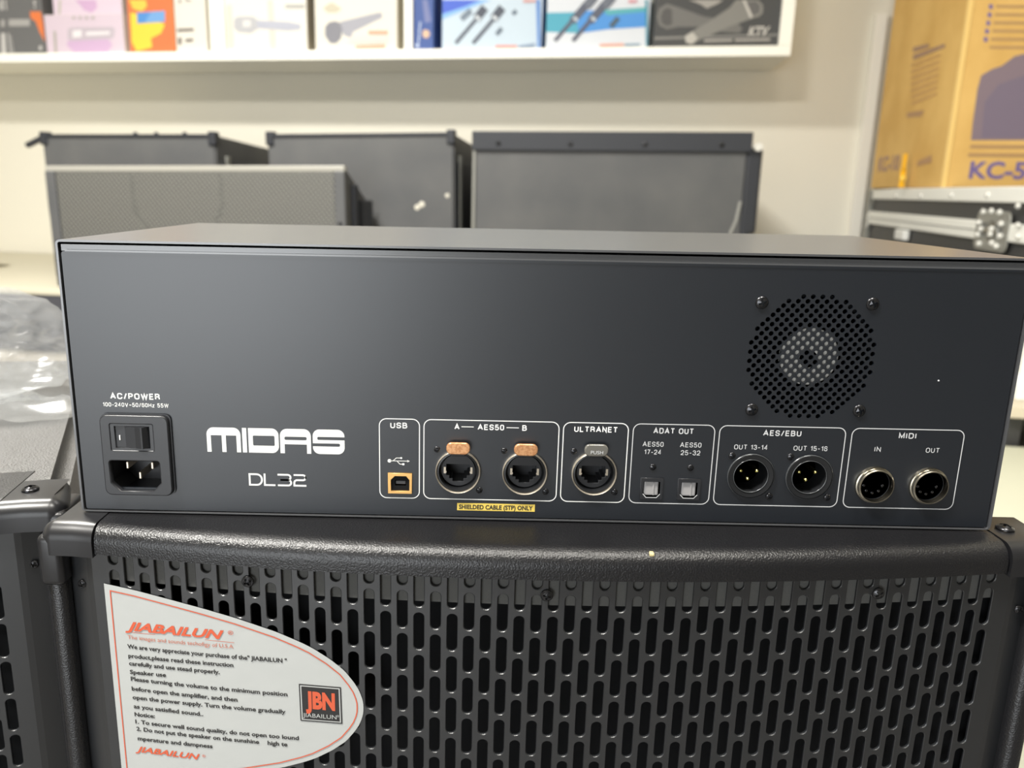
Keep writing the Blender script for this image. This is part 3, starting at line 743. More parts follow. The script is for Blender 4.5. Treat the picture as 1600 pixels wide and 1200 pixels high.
for v in bm.verts:
    d = v.co.normalized(); n1 = noise.noise(d*1.4+Vector((3, 1, 7)))
    cr = ridge(d*1.9+Vector((9, 2, 1))); cr2 = ridge(d*3.9+Vector((1, 5, 4)))
    r = 1+.16*n1+.07*cr+.035*cr2
    v.co = Vector((d.x*.088*r, d.y*.060*r, max(0, .037+d.z*.042*r)+.022*max(0, -d.x)*0))
obj('film', bm, M['film'], bag, True, 60)
bm = bmesh.new()                                 # flat hem of the bag lying on the top
g = []
for i in range(61):
    row = []
    for j in range(11):
        x = -.10+.24*i/60; y = -.034-.060*j/10+.012*math.sin(i*.23)+.042*(i/60)
        z = .0012+.008*ridge(Vector((x*14, y*34, 2)))*math.sin(PI*min(.95, j/10+.1))+.0012*ridge(Vector((x*30, y*60, 7)))
        row.append(bm.verts.new((x, y, z)))
    g.append(row)
for a, b in zip(g, g[1:]):
    for j in range(10): bm.faces.new((a[j], b[j], b[j+1], a[j+1]))
obj('hem', bm, M['film'], bag, True, 60)

# ---------------------------------------------------------------- counter under the array speakers
CT = -0.20
ci = ROOM.inverted() @ at_z(0, 449, CT)
cf = ci.y
ct = thing('display_counter', 'long low counter along the back wall, dark apron over a pale base', 'counter', (0, 0, Z0), room=True)
obj('worktop', bx(-3.35, 1.15, cf, -.01, CT-.02-Z0, CT-Z0, bev=.003), mat('worktop_cream', s2l(196, 190, 170), .5), ct)
obj('apron', bx(-3.35, 1.15, cf+.004, cf+.03, CT-.215-Z0, CT-.02-Z0), mat('apron_dark', s2l(66, 66, 72), .6), ct)
for i in range(5):
    obj('base_panel', bx(-3.35+i*.9, -3.35+i*.9+.895, cf+.012, cf+.03, 0, CT-.217-Z0, bev=.002), mat('base_beige', s2l(190, 182, 170), .6), ct)
# crumpled foam wrap behind the perforated array
fw_ = bmesh.new(); g = []
for i in range(61):
    row = []
    for j in range(9):
        x = -2.62+.66*i/60; y = cf+.01+.62*j/8; 
        z = CT+.004+.05*abs(noise.noise(Vector((x*7, y*9, 3))))*math.sin(PI*min(1, max(.0, j/8)))+.012*abs(noise.noise(Vector((x*30, y*30, 1))))
        row.append(fw_.verts.new((x, y, z)))
    g.append(row)
for a, b in zip(g, g[1:]):
    for j in range(8): fw_.faces.new((a[j], b[j], b[j+1], a[j+1]))
bmesh.ops.solidify(fw_, geom=fw_.faces, thickness=.003)
o = obj('foam_wrap', fw_, mat('foam_wrap', s2l(186, 178, 156), .5, bump=(60, .5, .01)), None, True, 40); o.matrix_world = ROOM
tag(o, 'crumpled cream foam wrapping sheet spread on the counter at far left', 'wrap')

# ---------------------------------------------------------------- array speakers
def dots_mat():
    m_ = mat('perforated_steel', s2l(104, 104, 100), .5); nt = m_.node_tree; b = nt.nodes['Principled BSDF']
    tc = nt.nodes.new('ShaderNodeTexCoord'); mp = nt.nodes.new('ShaderNodeMapping'); mp.inputs['Rotation'].default_value = (0, math.radians(38), 0); mp.inputs['Scale'].default_value = (88, 1, 88)
    nt.links.new(tc.outputs['Object'], mp.inputs[0])
    sx = nt.nodes.new('ShaderNodeSeparateXYZ'); nt.links.new(mp.outputs[0], sx.inputs[0])
    def tri(sock):
        f = nt.nodes.new('ShaderNodeMath'); f.operation = 'FRACT'; nt.links.new(sock, f.inputs[0])
        s = nt.nodes.new('ShaderNodeMath'); s.operation = 'SUBTRACT'; s.inputs[1].default_value = .5; nt.links.new(f.outputs[0], s.inputs[0])
        p = nt.nodes.new('ShaderNodeMath'); p.operation = 'MULTIPLY'; nt.links.new(s.outputs[0], p.inputs[0]); nt.links.new(s.outputs[0], p.inputs[1]); return p.outputs[0]
    a = nt.nodes.new('ShaderNodeMath'); a.operation = 'ADD'; nt.links.new(tri(sx.outputs[0]), a.inputs[0]); nt.links.new(tri(sx.outputs[2]), a.inputs[1])
    r = nt.nodes.new('ShaderNodeMapRange'); r.inputs['From Min'].default_value = .09; r.inputs['From Max'].default_value = .16; nt.links.new(a.outputs[0], r.inputs[0])
    mx = nt.nodes.new('ShaderNodeMix'); mx.data_type = 'RGBA'; mx.inputs[6].default_value = (*s2l(30, 30, 30), 1); mx.inputs[7].default_value = (*s2l(112, 111, 106), 1)
    nt.links.new(r.outputs[0], mx.inputs[0]); nt.links.new(mx.outputs[2], b.inputs['Base Color']); return m_
M['perf'] = dots_mat()
def wedge(bm, w_, d_, h_, drop=.05, tz=.0):
    # box whose top slopes down and whose sides draw in towards the back
    vs_ = []
    for y, zt_, ins in ((0, h_, 0), (d_, h_-drop, tz)):
        for x, z in ((ins, drop if y else 0), (w_-ins, drop if y else 0), (w_-ins, zt_), (ins, zt_)): vs_.append(bm.verts.new((x, y, z)))
    for q in ((0, 1, 2, 3), (7, 6, 5, 4), (0, 4, 5, 1), (3, 2, 6, 7), (1, 5, 6, 2), (0, 3, 7, 4)): bm.faces.new([vs_[i] for i in q])
    bmesh.ops.recalc_face_normals(bm, faces=bm.faces)
    bmesh.ops.bevel(bm, geom=list(bm.edges), offset=.006, segments=2, affect='EDGES')
    return bm
ga = 'line array cabinets on the back counter'
def place_array(TL, TR, yy, name, label, gap=.010):
    P0 = ROOM @ Vector((0, yy, 0)); a = at_plane(*TL, P0, NW); b = at_plane(*TR, P0, NW); d = b-a
    t_ = thing(name, label, 'speaker', (0, 0, 0), 0, ga)
    h_ = min(a.z, b.z)-CT-gap
    t_.rotation_euler = (0, -math.asin(d.z/d.length), math.atan2(d.y, d.x))
    t_.location = a-Vector((0, 0, h_))
    return t_, d.length, h_
YF = cf+.03
ar, wA, hA = place_array((76, 262), (543, 262), YF, 'array_speaker', 'grey array speaker with perforated front grille, in front of the others at left')
obj('cabinet', wedge(bmesh.new(), wA, .27, hA, .10, .02), M['arraypaint'], ar)
obj('top_rim', bx(.0, wA, -.012, .01, hA-.014, hA+.006, bev=.004), mat('rim_highlight', s2l(150, 148, 140), .4), ar)  # pale colour paints in the glint along the top bevel
obj('grille', bx(.035, wA-.035, -.010, -.002, .01, hA-.014, bev=.002), M['perf'], ar)
for s in (0, 1): obj('end_frame', bx(0 if s == 0 else wA-.034, .034 if s == 0 else wA, -.016, .01, 0, hA-.010, bev=.004), M['arraypaint'], ar)
for x, dx in ((.30*wA, .045), (.60*wA, -.045)):
    bm = bmesh.new(); add_stroke(bm, [(x, hA-.02), (x, hA*.68), (x+dx, hA*.48), (x+dx, hA*.1)], .014, y=-.0106); obj('seam_strip', bm, ink(84, 84, 80), ar)
for s, z0_, z1_ in ((-1, .28*hA+.12, .28*hA+.20), (-1, .03, .10)): obj('rigging_plate', bx(-.022, .002, .01, .10, z0_, z1_, bev=.006), M['arraydark'], ar)
for y0_, y1_, z0_, z1_ in ((.05, .09, .16, hA-.05), (.13, .24, .10, hA-.10)): obj('rigging_plate', bx(wA-.006, wA+.010, y0_, y1_, z0_, z1_, bev=.004), M['arraydark'], ar)
for z in (.10, .22): screw(ar, wA-.018, -.017, z, .006)
# the three behind
def back_array(TL, TR, yy, label, style):
    t_, w_, h_ = place_array(TL, TR, yy, 'array_speaker', label)
    dd = abs(yy)-.05
    obj('cabinet', wedge(bmesh.new(), w_, dd if style != 1 else dd*.8, h_, .035, .0), M['arraypaint'], t_)
    if style == 3:
        obj('top_rail', bx(-.006, w_+.01, -.012, .02, h_-.055, h_+.004, bev=.003), M['arraydark'], t_)
        for k in range(4): screw(t_, .08+k*(w_-.16)/3, -.013, h_-.034, .008)
        for z in (h_-.04,):
            obj('rigging_pin', lt([(.012, .0), (.012, .03)], c=(w_+.025, -.002, z), seg=12), ink(210, 208, 200, .2), t_)
        obj('rigging_plate', bx(w_-.004, w_+.045, .0, .10, h_-.30, h_-.04, bev=.01), M['arraydark'], t_)
        obj('rigging_plate', bx(w_-.004, w_+.028, .0, .10, .02, h_-.28, bev=.01), M['arraydark'], t_)
        bm = bmesh.new()
        P = [(w_-.010, h_-.20), (w_-.018, h_-.26), (w_-.036, h_-.31), (w_-.046, h_-.345)]
        add_stroke(bm, P, .009, y=-.004); obj('torn_tape', bm, ink(140, 140, 136), t_)
        obj('front_edge', bx(-.004, .006, -.006, .02, 0, h_-.05, bev=.002), M['rim'], t_)
    else:
        obj('top_edge', bx(-.004, w_+.004, -.006, .012, h_-.008, h_+.003, bev=.002), M['arraydark'], t_)
        for x in (.0, w_-.02): obj('corner_bracket', bx(x-.004, x+.024, -.009, .03, h_-.035, h_+.012, bev=.004), M['arraydark'], t_)
        obj('side_panel', bx(w_-.002, w_+.006, .03, dd-.03, .03, h_-.09, bev=.004), M['arraydark'], t_)
        obj('rigging_plate', bx(w_+.002, w_+.012, .06, .09, .05, h_-.07, bev=.003), M['rim'], t_)
    if style == 1:
        b = obj('rigging_arm', bx(-.075, .0, .0, .02, -.006, .012, bev=.003), M['arraydark'], t_); b.location = (0, -.002, h_-.012); b.rotation_euler = (0, math.radians(-22), 0)
        obj('connector_plate', bx(w_+.004, w_+.012, .10, .18, h_-.22, h_-.12, bev=.003), M['casepanel'], t_)
        for x in (.55*w_, .67*w_, .83*w_): obj('bolt', lt([(.009, 0), (.007, .010), (.001, .011)], c=(x, .004, h_), axis='z', seg=10), M['arraydark'], t_)
    if style == 2:
        for x, z, r in ((.805*w_, h_-.245, .010), (.83*w_, h_-.235, .011), (.965*w_, h_-.205, .008)):
            obj('scuff', lt([(r, .0005), (r*.7, .002)], c=(x, 0, z), seg=9), ink(196, 192, 180), t_)
    return t_
back_array((66, 211), (337, 211), YF+.31, 'dark array speaker with a small arm at its corner, behind the perforated one', 1)
back_array((421, 211), (713, 208), YF+.31, 'middle array speaker with pale scuff marks on its dark back', 2)
back_array((742, 207), (1172, 209), YF+.20, 'widest array speaker with screwed top rail, rightmost against the wall', 3)

# ---------------------------------------------------------------- wall shelf and the boxes on it
SZ = .653
SYF = -.365
sxr, _ = wall_x(1236, 80, SYF)
sh = thing('wall_shelf', 'long white wall shelf with dividers, full of microphone boxes', 'shelf', (0, 0, SZ), room=True)
obj('bottom_board', bx(-3.3, sxr, SYF, -.006, 0, .036, bev=.002), M['shelfwhite'], sh)
obj('side_panel', bx(sxr-.045, sxr, SYF, -.006, .036, .42, bev=.002), M['shelfwhite'], sh)
obj('top_board', bx(-3.3, sxr, SYF, -.006, .42, .45, bev=.002), M['shelfwhite'], sh)
obj('back_board', bx(-3.3, sxr-.045, -.014, -.006, .036, .42), M['shelfwhite'], sh)
for a, b in ((328, 350), (631, 644)):
    x0, _ = wall_x(a, 60, SYF); x1, _ = wall_x(b, 60, SYF)
    obj('divider', bx(x0, x1, SYF+.002, -.014, .036, .42, bev=.002), M['shelfwhite'], sh)
gb = 'boxes on the wall shelf'
zb_ = SZ+.0365
def carton_on_shelf(px0, px1, yb, h_, face, side, label, depth=.16, fy=SYF+.02, z=zb_, name='microphone_box', rz=0):
    x0, _ = wall_x(px0, yb, fy); x1, _ = wall_x(px1, yb, fy)
    t_ = thing(name, label, 'box', (x0, fy, z), rotz=rz, group=gb, room=True)
    obj('carton', bx(0, x1-x0, 0, depth, 0, h_, bev=.002), ink(*side), t_)
    obj('printed_face', bx(.002, x1-x0-.002, -.0006, .0004, .002, h_-.002), ink(*[int(k*.92) for k in face]), t_)
    inv = (ROOM @ Matrix.Translation((x0, fy, z)) @ Matrix.Rotation(rz, 4, 'Z')).inverted()
    n_ = (inv.inverted().to_3x3() @ Vector((0, 1, 0))); P0 = inv.inverted().translation
    st_ = {'y': -.0008}
    def loc(u, v):
        q = inv @ at_plane(u, v, P0, n_); return (min(max(q.x, .002), x1-x0-.002), min(max(q.z, .002), h_-.002))
    dim = lambda c: tuple(int(k*.93) for k in c)
    def art(polys, col, name_='printed_picture'):
        bm = bmesh.new(); st_['y'] -= .0003
        if 1 < len(polys) <= 12:
            for p in polys: art([p], col, name_)
            bm.free(); return None
        for p in polys:
            try: add_poly(bm, [loc(*q) for q in p], st_['y'])
            except ValueError: pass
        return obj(name_, bm, ink(*dim(col)), t_)
    def line(pts, wpx, col, name_='printed_picture'):
        bm = bmesh.new(); st_['y'] -= .0003
        add_stroke(bm, [loc(*q) for q in pts], wpx*.0029, st_['y']); return obj(name_, bm, ink(*dim(col)), t_)
    def word(s, u0, v0, u1, cap, col, bold=.03, shear=0):
        a = loc(u0, v0); b = loc(u1, v0); bm = bmesh.new(); st_['y'] -= .0003
        add_text(bm, s, a[0], b[0], a[1], cap, y=st_['y'], bold=bold, shear=shear); return obj('lettering', bm, ink(*col), t_)
    t_['_'] = 0; del t_['_']
    return t_, art, line, word
# grey / orange boxes, far left
t_, art, line, word = carton_on_shelf(-60, 73, 84, .30, (112, 112, 114), (96, 94, 94), 'dark grey box with an orange flash, leftmost on the shelf')
art([[(47, 18), (64, 18), (70, 36), (77, 62), (73, 66), (62, 50), (56, 34), (48, 28)]], (236, 128, 70)); art([[(14, 30), (47, 30), (47, 41), (14, 41)], [(2, 31), (8, 31), (8, 42), (2, 42)]], (176, 174, 172))
art([[(2, 52), (9, 52), (11, 84), (3, 84)], [(13, 52), (15, 52), (19, 84), (17, 84)], [(17, 56), (18, 56), (23, 84), (22, 84)], [(1, 0), (5, 0), (6, 16), (2, 16)], [(8, 0), (10, 0), (12, 16), (10, 16)], [(53, 2), (57, 2), (57, 7), (53, 7)], [(54, 10), (57, 10), (57, 13), (54, 13)], [(62, 72), (67, 72), (67, 78), (62, 78)]], (206, 204, 202))
# lilac boxes
t1, art, line, word = carton_on_shelf(74, 196, 83, .155, (226, 208, 222), (214, 206, 200), 'lilac microphone box with a rounded grey badge, lower of its stack')
art([[(112, 52), (160, 48), (176, 70), (168, 82), (116, 82), (104, 70)]], (212, 180, 214)); art([[(106, 46), (110, 43), (176, 42), (180, 46), (178, 58), (174, 61), (110, 64), (106, 60)]], (200, 190, 200))
art([[(114, 48), (128, 47), (128, 58), (114, 59)], [(135, 50), (172, 49), (172, 54), (135, 56)]], (238, 234, 238))
art([[(84, 48), (88, 50), (90, 84), (86, 84)], [(114, 26), (118, 26), (118, 30), (114, 30)], [(124, 26), (128, 26), (128, 30), (124, 30)], [(134, 26), (138, 26), (138, 30), (134, 30)], [(144, 26), (148, 26), (148, 30), (144, 30)]], (184, 180, 172))
t2, art, line, word = carton_on_shelf(84, 192, 22, .16, (232, 214, 230), (196, 190, 184), 'lilac microphone box lying on another lilac box', z=zb_+.1555, fy=SYF+.035)
art([[(118, 0), (150, 0), (152, 12), (144, 20), (132, 16)]], (214, 178, 214)); art([[(92, 0), (96, 0), (95, 22), (91, 22)]], (200, 196, 186))
# orange / yellow
t_, art, line, word = carton_on_shelf(204, 274, 80, .30, (236, 126, 74), (226, 150, 84), 'orange and yellow box with a blue price panel')
art([[(204, 20), (220, 22), (258, 38), (252, 52), (236, 60), (238, 74), (214, 80), (206, 66)]], (248, 214, 72)); art([[(202, 0), (228, 0), (230, 10), (222, 18), (208, 14)]], (250, 206, 84)); art([[(214, 20), (258, 17), (258, 34), (215, 37)]], (120, 170, 226)); art([[(214, 20), (236, 19), (226, 36), (215, 37)]], (84, 148, 218))
t_, art, line, word = carton_on_shelf(276, 325, 78, .30, (238, 232, 222), (226, 220, 204), 'white side-on box with small black print, beside the orange box')
art([[(277, 45), (303, 44), (303, 49), (277, 50)], [(278, 60), (284, 58), (284, 70), (279, 70)], [(290, 61), (302, 60), (302, 65), (290, 66)]], (120, 112, 106)); art([[(280, 0), (283, 0), (283, 5), (280, 5)], [(290, 0), (299, 0), (299, 2), (290, 2)]], (120, 116, 110))
# two white microphone boxes
t_, art, line, word = carton_on_shelf(353, 481, 77, .30, (240, 236, 228), (196, 188, 172), 'white box with a pale silver microphone picture, left of two white boxes')
art([[(353, 8), (362, 8), (366, 76), (354, 76)], [(418, 0), (426, 0), (432, 77), (422, 77)]], (222, 216, 204)); art([[(366, 30), (372, 26), (396, 26), (404, 32), (402, 46), (392, 52), (372, 50), (366, 44)]], (190, 190, 194))
art([[(402, 32), (450, 34), (470, 38), (470, 46), (450, 48), (402, 44)]], (186, 188, 202)); art([[(446, 7), (476, 7), (476, 13), (446, 13)]], (186, 184, 180)); art([[(380, 32), (392, 32), (392, 42), (380, 42)]], (226, 224, 222))
t_, art, line, word = carton_on_shelf(493, 621, 77, .30, (238, 232, 220), (204, 196, 178), 'white box with a dark grey microphone picture and orange print')
art([[(532, 34), (590, 20), (597, 20), (597, 28), (552, 50), (548, 60), (536, 54)]], (168, 168, 178)); art([[(508, 42), (514, 35), (524, 33), (532, 36), (535, 48), (533, 60), (526, 68), (516, 68), (508, 56)]], (134, 134, 142))
art([[(505, 13), (512, 7), (519, 4), (526, 8), (534, 14), (526, 20), (512, 20)]], (206, 198, 176)); art([[(576, 48), (606, 48), (606, 54), (576, 54)], [(556, 71), (602, 69), (602, 75), (556, 76)]], (232, 170, 140)); art([[(546, 58), (606, 56), (606, 66), (546, 68)]], (222, 216, 210))
# blue narrow box
t_, art, line, word = carton_on_shelf(645, 677, 77, .30, (64, 92, 160), (80, 110, 170), 'narrow blue box with a small orange dot')
art([[(660, 0), (668, 0), (674, 34), (664, 36)]], (120, 128, 176)); art([[(660, 50), (664, 46), (670, 48), (672, 54), (668, 60), (661, 58)]], (226, 190, 160)); art([[(650, 68), (655, 68), (655, 74), (650, 74)], [(656, 34), (658, 34), (655, 66), (653, 66)]], (200, 214, 240))
# blue white wireless set
t_, art, line, word = carton_on_shelf(690, 846, 77, .30, (206, 222, 236), (70, 110, 180), 'pale blue box picturing two slim black microphones, its corner deep blue')
art([[(691, 0), (752, 0), (728, 10), (691, 22)]], (72, 104, 214)); art([[(752, 0), (768, 0), (736, 12), (691, 30), (691, 22), (728, 10)]], (140, 190, 240))
for dx in (0, 27):
    line([(712+dx, 68), (746+dx, 28)], 5, (92, 98, 112)); line([(744+dx, 30), (758+dx, 12)], 11, (78, 84, 98)); line([(745+dx, 30), (748+dx, 26)], 8, (214, 222, 230))
line([(721, 30), (736, 16)], 7, (120, 134, 150)); line([(776, 54), (784, 44)], 5, (104, 118, 134)); line([(801, 22), (807, 17)], 5, (104, 118, 134))
art([[(774, 71), (808, 71), (808, 75), (774, 75)]], (226, 150, 140)); art([[(810, 72), (836, 68), (836, 73), (810, 76)]], (130, 150, 180)); art([[(818, 0), (838, 0), (838, 3), (818, 4)]], (230, 160, 150))
art([[(838, 0), (844, 0), (844, 76), (840, 76)]], (96, 146, 216))
# teal / blue wireless set
t_, art, line, word = carton_on_shelf(852, 1012, 76, .30, (228, 232, 240), (70, 130, 170), 'white box with a teal and blue band behind two slim microphones')
art([[(853, 20), (900, 19), (905, 52), (853, 50)]], (80, 172, 196)); art([[(898, 18), (1011, 12), (1011, 42), (950, 46), (905, 52)]], (78, 152, 226)); art([[(940, 16), (1011, 11), (1011, 18), (950, 24)]], (92, 178, 186))
for dx in (0, 28):
    line([(867+dx, 64), (898+dx, 28)], 5, (88, 90, 108)); line([(894+dx, 34), (916+dx, 8)], 10, (92, 96, 112)); line([(898+dx, 32), (901+dx, 28)], 7, (196, 206, 216)); line([(916+dx, 10), (930+dx, -6)], 12, (110, 116, 128))
line([(954, 42), (966, 28)], 6, (76, 96, 110)); art([[(937, 69), (975, 68), (975, 72), (937, 73)]], (234, 170, 150)); art([[(976, 69), (1000, 68), (1000, 71), (976, 72)]], (130, 160, 180)); art([[(982, 0), (995, 0), (995, 4), (982, 5)]], (226, 160, 170))
art([[(1008, 0), (1012, 0), (1012, 76), (1009, 76)]], (60, 150, 170))
# black microphone box
t_, art, line, word = carton_on_shelf(1020, 1217, 72, .30, (74, 74, 74), (84, 88, 90), 'black box with two crossed microphones drawn in grey, at the right end')
art([[(1022, 58), (1217, 53), (1217, 56), (1022, 62)]], (140, 138, 134))
art([[(1026, 26), (1030, 13), (1042, 6), (1056, 10), (1100, 26), (1150, 34), (1160, 44), (1156, 52), (1130, 50), (1090, 42), (1060, 42), (1042, 46), (1030, 40)]], (118, 116, 112)); art([[(1032, 26), (1036, 16), (1044, 12), (1050, 16), (1050, 38), (1042, 41), (1034, 36)]], (88, 86, 84))
art([[(1070, 56), (1110, 32), (1140, 12), (1150, 0), (1184, 0), (1192, 8), (1192, 20), (1186, 26), (1172, 30), (1140, 42), (1090, 64), (1080, 70), (1071, 66)]], (138, 136, 131)); art([[(1162, 4), (1182, 2), (1188, 10), (1186, 20), (1174, 26)]], (104, 102, 100))
art([[(1070, 57), (1082, 50), (1090, 60), (1082, 69), (1072, 67)]], (196, 192, 184)); art([[(1160, 0), (1164, 0), (1176, 26), (1172, 29)]], (208, 204, 196))
word('KTV', 1168, 56, 1202, .030, (196, 192, 186), .03, .3); art([[(1076, 0), (1130, 0), (1122, 6), (1104, 14), (1096, 8)]], (168, 164, 158)); art([[(1100, 62), (1144, 61), (1144, 65), (1100, 66)], [(1148, 61), (1203, 60), (1203, 64), (1148, 65)]], (176, 172, 166))

# ---------------------------------------------------------------- flight case, carton, strap
ct_top = .188
p_far = at_z(1365, 295, ct_top); p_near = at_z(1600, 291, ct_top); p_near += (p_near-p_far).normalized()*.16
dirv = (p_far-p_near).xy; LC = dirv.length+.03
ang = math.atan2(dirv.y, dirv.x)
case = thing('flight_case', 'black flight case with aluminium edges, rivets and a butterfly latch', 'case', (p_near.x, p_near.y, -.30), ang)
H = ct_top+.30; CWD = .37
inv = (Matrix.Translation((p_near.x, p_near.y, -.30)) @ Matrix.Rotation(ang, 4, 'Z')).inverted()
nC = inv.inverted().to_3x3() @ Vector((0, 1, 0))
def cl(u, v): q = inv @ at_plane(u, v, (p_near.x, p_near.y, 0), nC); return q.x, q.z
obj('body', bx(.004, LC-.004, -CWD+.004, -.004, .004, H-.004), M['casepanel'], case)
for nm, z0_, z1_, pr in (('top_rail', H-.040, H, .006), ('bottom_rail', 0, .04, .006)):
    bm = bmesh.new(); box(bm, 0, LC, -.04, pr, z0_, z1_, bev=.004); box(bm, 0, LC, -CWD-pr, -CWD+.04, z0_, z1_, bev=.004); box(bm, -pr, .04, -CWD, 0, z0_, z1_, bev=.004); box(bm, LC-.04, LC+pr, -CWD, 0, z0_, z1_, bev=.004)
    obj(nm, bm, M['alu'], case)
zm0 = cl(1440, 361)[1]; zm1 = cl(1440, 336.5)[1]
l0 = cl(1576, 350)[0]; l1 = cl(1534, 350)[0]
bm = bmesh.new(); box(bm, l1, LC, -.02, .008, zm0, zm1, bev=.004); box(bm, .0, l0, -.02, .008, zm0+.004, zm1-.002, bev=.004)
obj('middle_rail', bm, M['alu'], case)
bm = bmesh.new(); box(bm, l1, LC, .008, .0105, (zm0+zm1)/2-.0015, (zm0+zm1)/2+.0015); obj('rail_seam', bm, ink(150, 150, 146), case)
for s in (0, 1):
    xx = 0 if s == 0 else LC
    obj('corner_edge', bx(xx-.008 if s == 0 else xx-.032, xx+.032 if s == 0 else xx+.008, -.032, .008, 0, H-.04, bev=.004), M['alu'] if s == 0 else M['rim'], case)
    for z in (H-.03, .042):
        bm = bmesh.new(); bmesh.ops.create_icosphere(bm, subdivisions=2, radius=.045)
        for v in bm.verts: v.co = Vector((max(-1, min(1, v.co.x/.045*1.25))*.036, max(-1, min(1, v.co.y/.045*1.25))*.036, max(-1, min(1, v.co.z/.045*1.25))*.036))+Vector((xx+(.026 if s == 0 else -.026), -.024, z))
        obj('ball_corner', bm, M['rim'] if s else M['alu'], case, True, 40)
RV = bpy.data.meshes.new('rivet'); b_ = bmesh.new(); lathe(b_, [(.0075, 0), (.0075, -.002), (.005, -.005), (.001, -.006)], seg=10); b_.to_mesh(RV); b_.free(); RV.materials.append(mat('rivet_steel', s2l(245, 245, 240), .25, metal=.3))
def rivet(u, v, yo=.008, s=1):
    x, z = cl(u, v); o = bpy.data.objects.new('rivet', RV); C.objects.link(o); o.parent = case; o.location = (x, yo, z); o.scale = (s*1.6, s, s)
for u in (1403, 1442, 1490, 1547): rivet(u, 305 if u > 1450 else 306, .006)
# latch
x0, z0_ = cl(1577, 396); x1, z1_ = cl(1536, 329)
bm = bmesh.new(); join_mesh(bm, up(plate_mesh([rpoly([(x0, z0_), (x1, z0_), (x1, z1_), (x0, z1_)], .02), rpoly([(x0+.03, z0_+.03), (x1-.03, z0_+.03), (x1-.03, z1_-.03), (x0+.03, z1_-.03)], .012)], .001, .001), 0))
bm.transform(Matrix.Scale(-1, 4, (0, 1, 0))); bm.transform(Matrix.Translation((0, .009, 0)))
bmesh.ops.recalc_face_normals(bm, faces=bm.faces)
la = obj('butterfly_latch', bm, mat('latch_steel', s2l(170, 170, 164), .3, metal=.6), case)
xm = (x0+x1)/2; zm = (z0_+z1_)/2
obj('recess', bx(x0+.028, x1-.028, .0065, .0085, z0_+.028, z1_-.028), ink(110, 110, 106), la)
obj('wing', (lambda b: (lathe(b, [(.026, .0), (.024, .004), (.001, .005)], c=(xm, .011, zm), seg=16), box(b, xm-.045, xm+.045, .009, .014, zm-.007, zm+.007, bev=.003), b)[2])(bmesh.new()), mat('wing_steel', s2l(190, 190, 186), .2, metal=.9), la)
for u, v in ((1545, 331), (1558, 330), (1571, 332), (1538, 348), (1541, 358), (1536, 367), (1573, 350), (1571, 369), (1538, 381), (1558, 380), (1565, 385), (1556, 366), (1558, 358)): rivet(u, v, .012)
for u, v in ((1600, 322), (1600, 352), (1599, 370), (1361, 340), (1360, 352)): rivet(u, v, .012, .9)
xa, za = cl(1420, 376); xb, zb2 = cl(1408, 358)
obj('latch_tab', bx(xa-.0, xb, .0, .02, za, zb2, bev=.004), M['white'], case)
# table it stands on
tb = thing('side_table', 'pale table holding up the flight case, behind the stage box at right', 'table', (p_near.x, p_near.y, Z0), ang)
obj('tabletop', bx(-.06, LC+.04, -CWD-.01, .04, -.302-Z0-.028, -.3005-Z0, bev=.003), mat('table_beige', s2l(200, 190, 170), .5), tb)
for x in (-.02, LC-.03):
    for y in (-.01, -CWD+.03): obj('leg', bx(x, x+.03, y, y+.03, 0, -.33-Z0, bev=.003), M['casepanel'], tb)

pf = thing('display_platform', 'low white display platform on the floor at the right, beyond the speaker', 'platform', (1.22, 1.0, Z0), ANG)
M['platform'] = mat('platform_laminate', s2l(196, 196, 176), .4); obj('platform_body', bx(-.44, .40, -.55, .36, 0, .20, bev=.004), M['platform'], pf)
obj('platform_top', bx(-.45, .41, -.56, .37, .20, .222, bev=.004), M['platform'], pf)
cb = at_plane(1474, 291, (p_near.x, p_near.y, 0), nC); cb.z = ct_top+.001
cb += Vector((.02, .04, 0))
cinv0 = Matrix.Translation(cb) @ Matrix.Rotation(ANG, 4, 'Z')
back = (cinv0.inverted() @ at_plane(1366, 250, cb, cinv0.to_3x3() @ Vector((1, 0, 0)))).y
crt = thing('cardboard_carton', 'tall tan cardboard carton with purple print standing on the flight case', 'box', cb, ANG)
cw, cdp, chh = .36, back, .86
# the carton sits just inside the case edge
ccr = 'walls'
bm = box(bmesh.new(), 0, cw, 0, cdp, 0, chh, bev=.004)
obj('carton', bm, M['cardboard'], crt)
cinv = cinv0.inverted(); nF = cinv0.to_3x3() @ Vector((0, 1, 0)); nS = cinv0.to_3x3() @ Vector((1, 0, 0))
def cf_(u, v): q = cinv @ at_plane(u, v, cb, nF); return q.x, q.z
def cs_(u, v): q = cinv @ at_plane(u, v, cb, nS); return q.y, q.z
VI = ink(112, 98, 150); VG = ink(134, 118, 126)
bm = bmesh.new(); box(bm, -.003, .010, -.003, .001, .0, chh, bev=.001); box(bm, -.003, .001, .0, .012, .0, chh, bev=.001); obj('taped_edge', bm, mat('tape_tan', s2l(232, 196, 120), .4), crt)
a = cf_(1513, 278); b = cf_(1601, 278); hcap = cf_(1540, 253)[1]-cf_(1540, 278)[1]
bm = bmesh.new(); add_text(bm, 'KC-5', a[0], b[0], a[1], hcap, y=-.001, bold=.03); obj('lettering', bm, VI, crt)
P = [(1517, 219), (1520, 190), (1527, 140), (1533, 118), (1550, 108), (1565, 103), (1585, 88), (1600, 84), (1640, 84), (1650, 219)]
bm = bmesh.new(); add_poly(bm, [cf_(*p) for p in P], -.001); obj('printed_picture', bm, mat('ink_violet', s2l(128, 112, 122), .7), crt)
P = [(1533, 215), (1538, 160), (1560, 132), (1600, 118), (1640, 118), (1642, 215)]
bm = bmesh.new(); add_poly(bm, [cf_(*p) for p in P], -.0013); obj('printed_picture', bm, ink(116, 104, 122), crt)
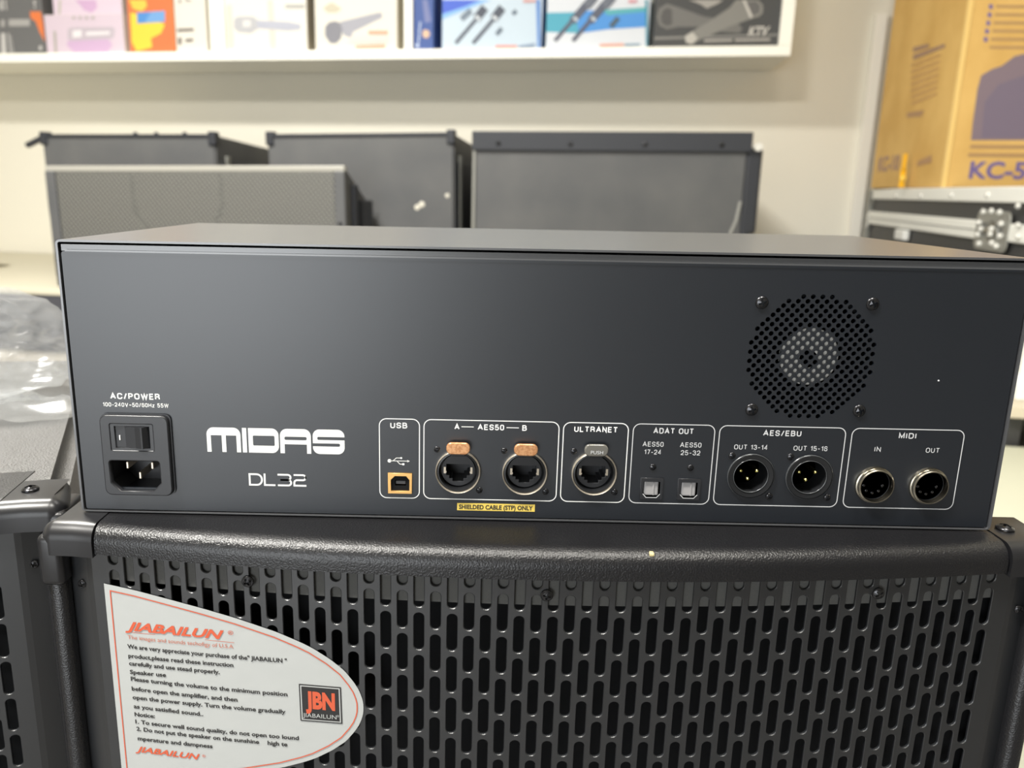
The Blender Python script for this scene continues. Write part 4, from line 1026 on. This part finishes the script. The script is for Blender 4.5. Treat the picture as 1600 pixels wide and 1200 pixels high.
bm = bmesh.new()
for i in range(5): 
    x = 1548-i*2; y = 10+i*12.8; add_poly(bm, [cf_(x-3, y-3), cf_(x+3, y-3), cf_(x+3, y+4), cf_(x-3, y+4)], -.001)
obj('printed_bullet', bm, VI, crt)
bm = bmesh.new()
for i in range(6):
    x = 1556-i*2; y = 10+i*12.8; add_poly(bm, [cf_(x, y-2), cf_(1640, y-1), cf_(1640, y+3), cf_(x, y+2)], -.001)
obj('printed_lines', bm, ink(172, 136, 92), crt); bm = bmesh.new()
for i in range(2): add_poly(bm, [cf_(1516-i*3, 226+i*13), cf_(1640, 227+i*13), cf_(1640, 233+i*13), cf_(1515-i*3, 232+i*13)], -.001)
obj('printed_lines', bm, ink(172, 136, 92), crt)
def side_poly(L, m_, nm):
    bm = bmesh.new()
    for P in L:
        q = [cs_(*p) for p in P]; bm.faces.new([bm.verts.new((-.001, y, z)) for y, z in q])
    return obj(nm, bm, m_, crt)
side_poly([[(1427, 74), (1452, 68), (1452, 74), (1427, 82)], [(1427, 86), (1477, 68), (1477, 74), (1427, 94)]], ink(160, 128, 106), 'printed_heading')
side_poly([[(1424, 100+i*10), (1470-i, 84+i*10), (1470-i, 88+i*10), (1424, 105+i*10)] for i in range(7)], ink(196, 152, 94), 'printed_lines')
for P_ in ([(1418, 176), (1445, 172), (1440, 182), (1417, 184)], [(1434, 252), (1456, 242), (1456, 254), (1433, 260)]): side_poly([P_], ink(176, 138, 100), 'printed_mark')
bm = bmesh.new(); pa = cs_(1371, 268); pb = cs_(1404, 262)
pts, fs = text_raw('KC-10', .03); xm_ = max(p[0] for p in pts)
vv = [bm.verts.new((-.001, pa[0]+(pb[0]-pa[0])*p[0]/xm_, pa[1]+p[1]/CAPH*.052)) for p in pts]
for f in fs: bm.faces.new([vv[i] for i in f])
obj('lettering', bm, ink(158, 126, 120), crt)
# yellow strap end hanging in front of the carton side
ps = Vector(cb)+(cinv0.to_3x3() @ Vector((-.03, .28, 0)))
def sp(u, v): return at_plane(u, v, ps, Vector((0, 1, 0)))
q0, q1 = sp(1408, 292), sp(1409, 240)
sl = thing('yellow_tag', 'narrow bright yellow plastic tie standing up beside the carton', 'tie', (q0.x, q0.y, ct_top+.001))
hh = q1.z-ct_top-.001
obj('strip', (lambda b: (box(b, -.009, .009, -.002, .002, 0, hh*.55, bev=.001), box(b, -.006, .006, -.002, .002, hh*.5, hh, bev=.001), b)[2])(bmesh.new()), mat('yellow_plastic', s2l(250, 190, 40), .3), sl)
obj('head', lt([(.010, 0), (.010, .004), (.006, .006)], c=(0, -.002, hh*.28), seg=12), mat('yellow_plastic_head', s2l(255, 214, 90), .25), sl)
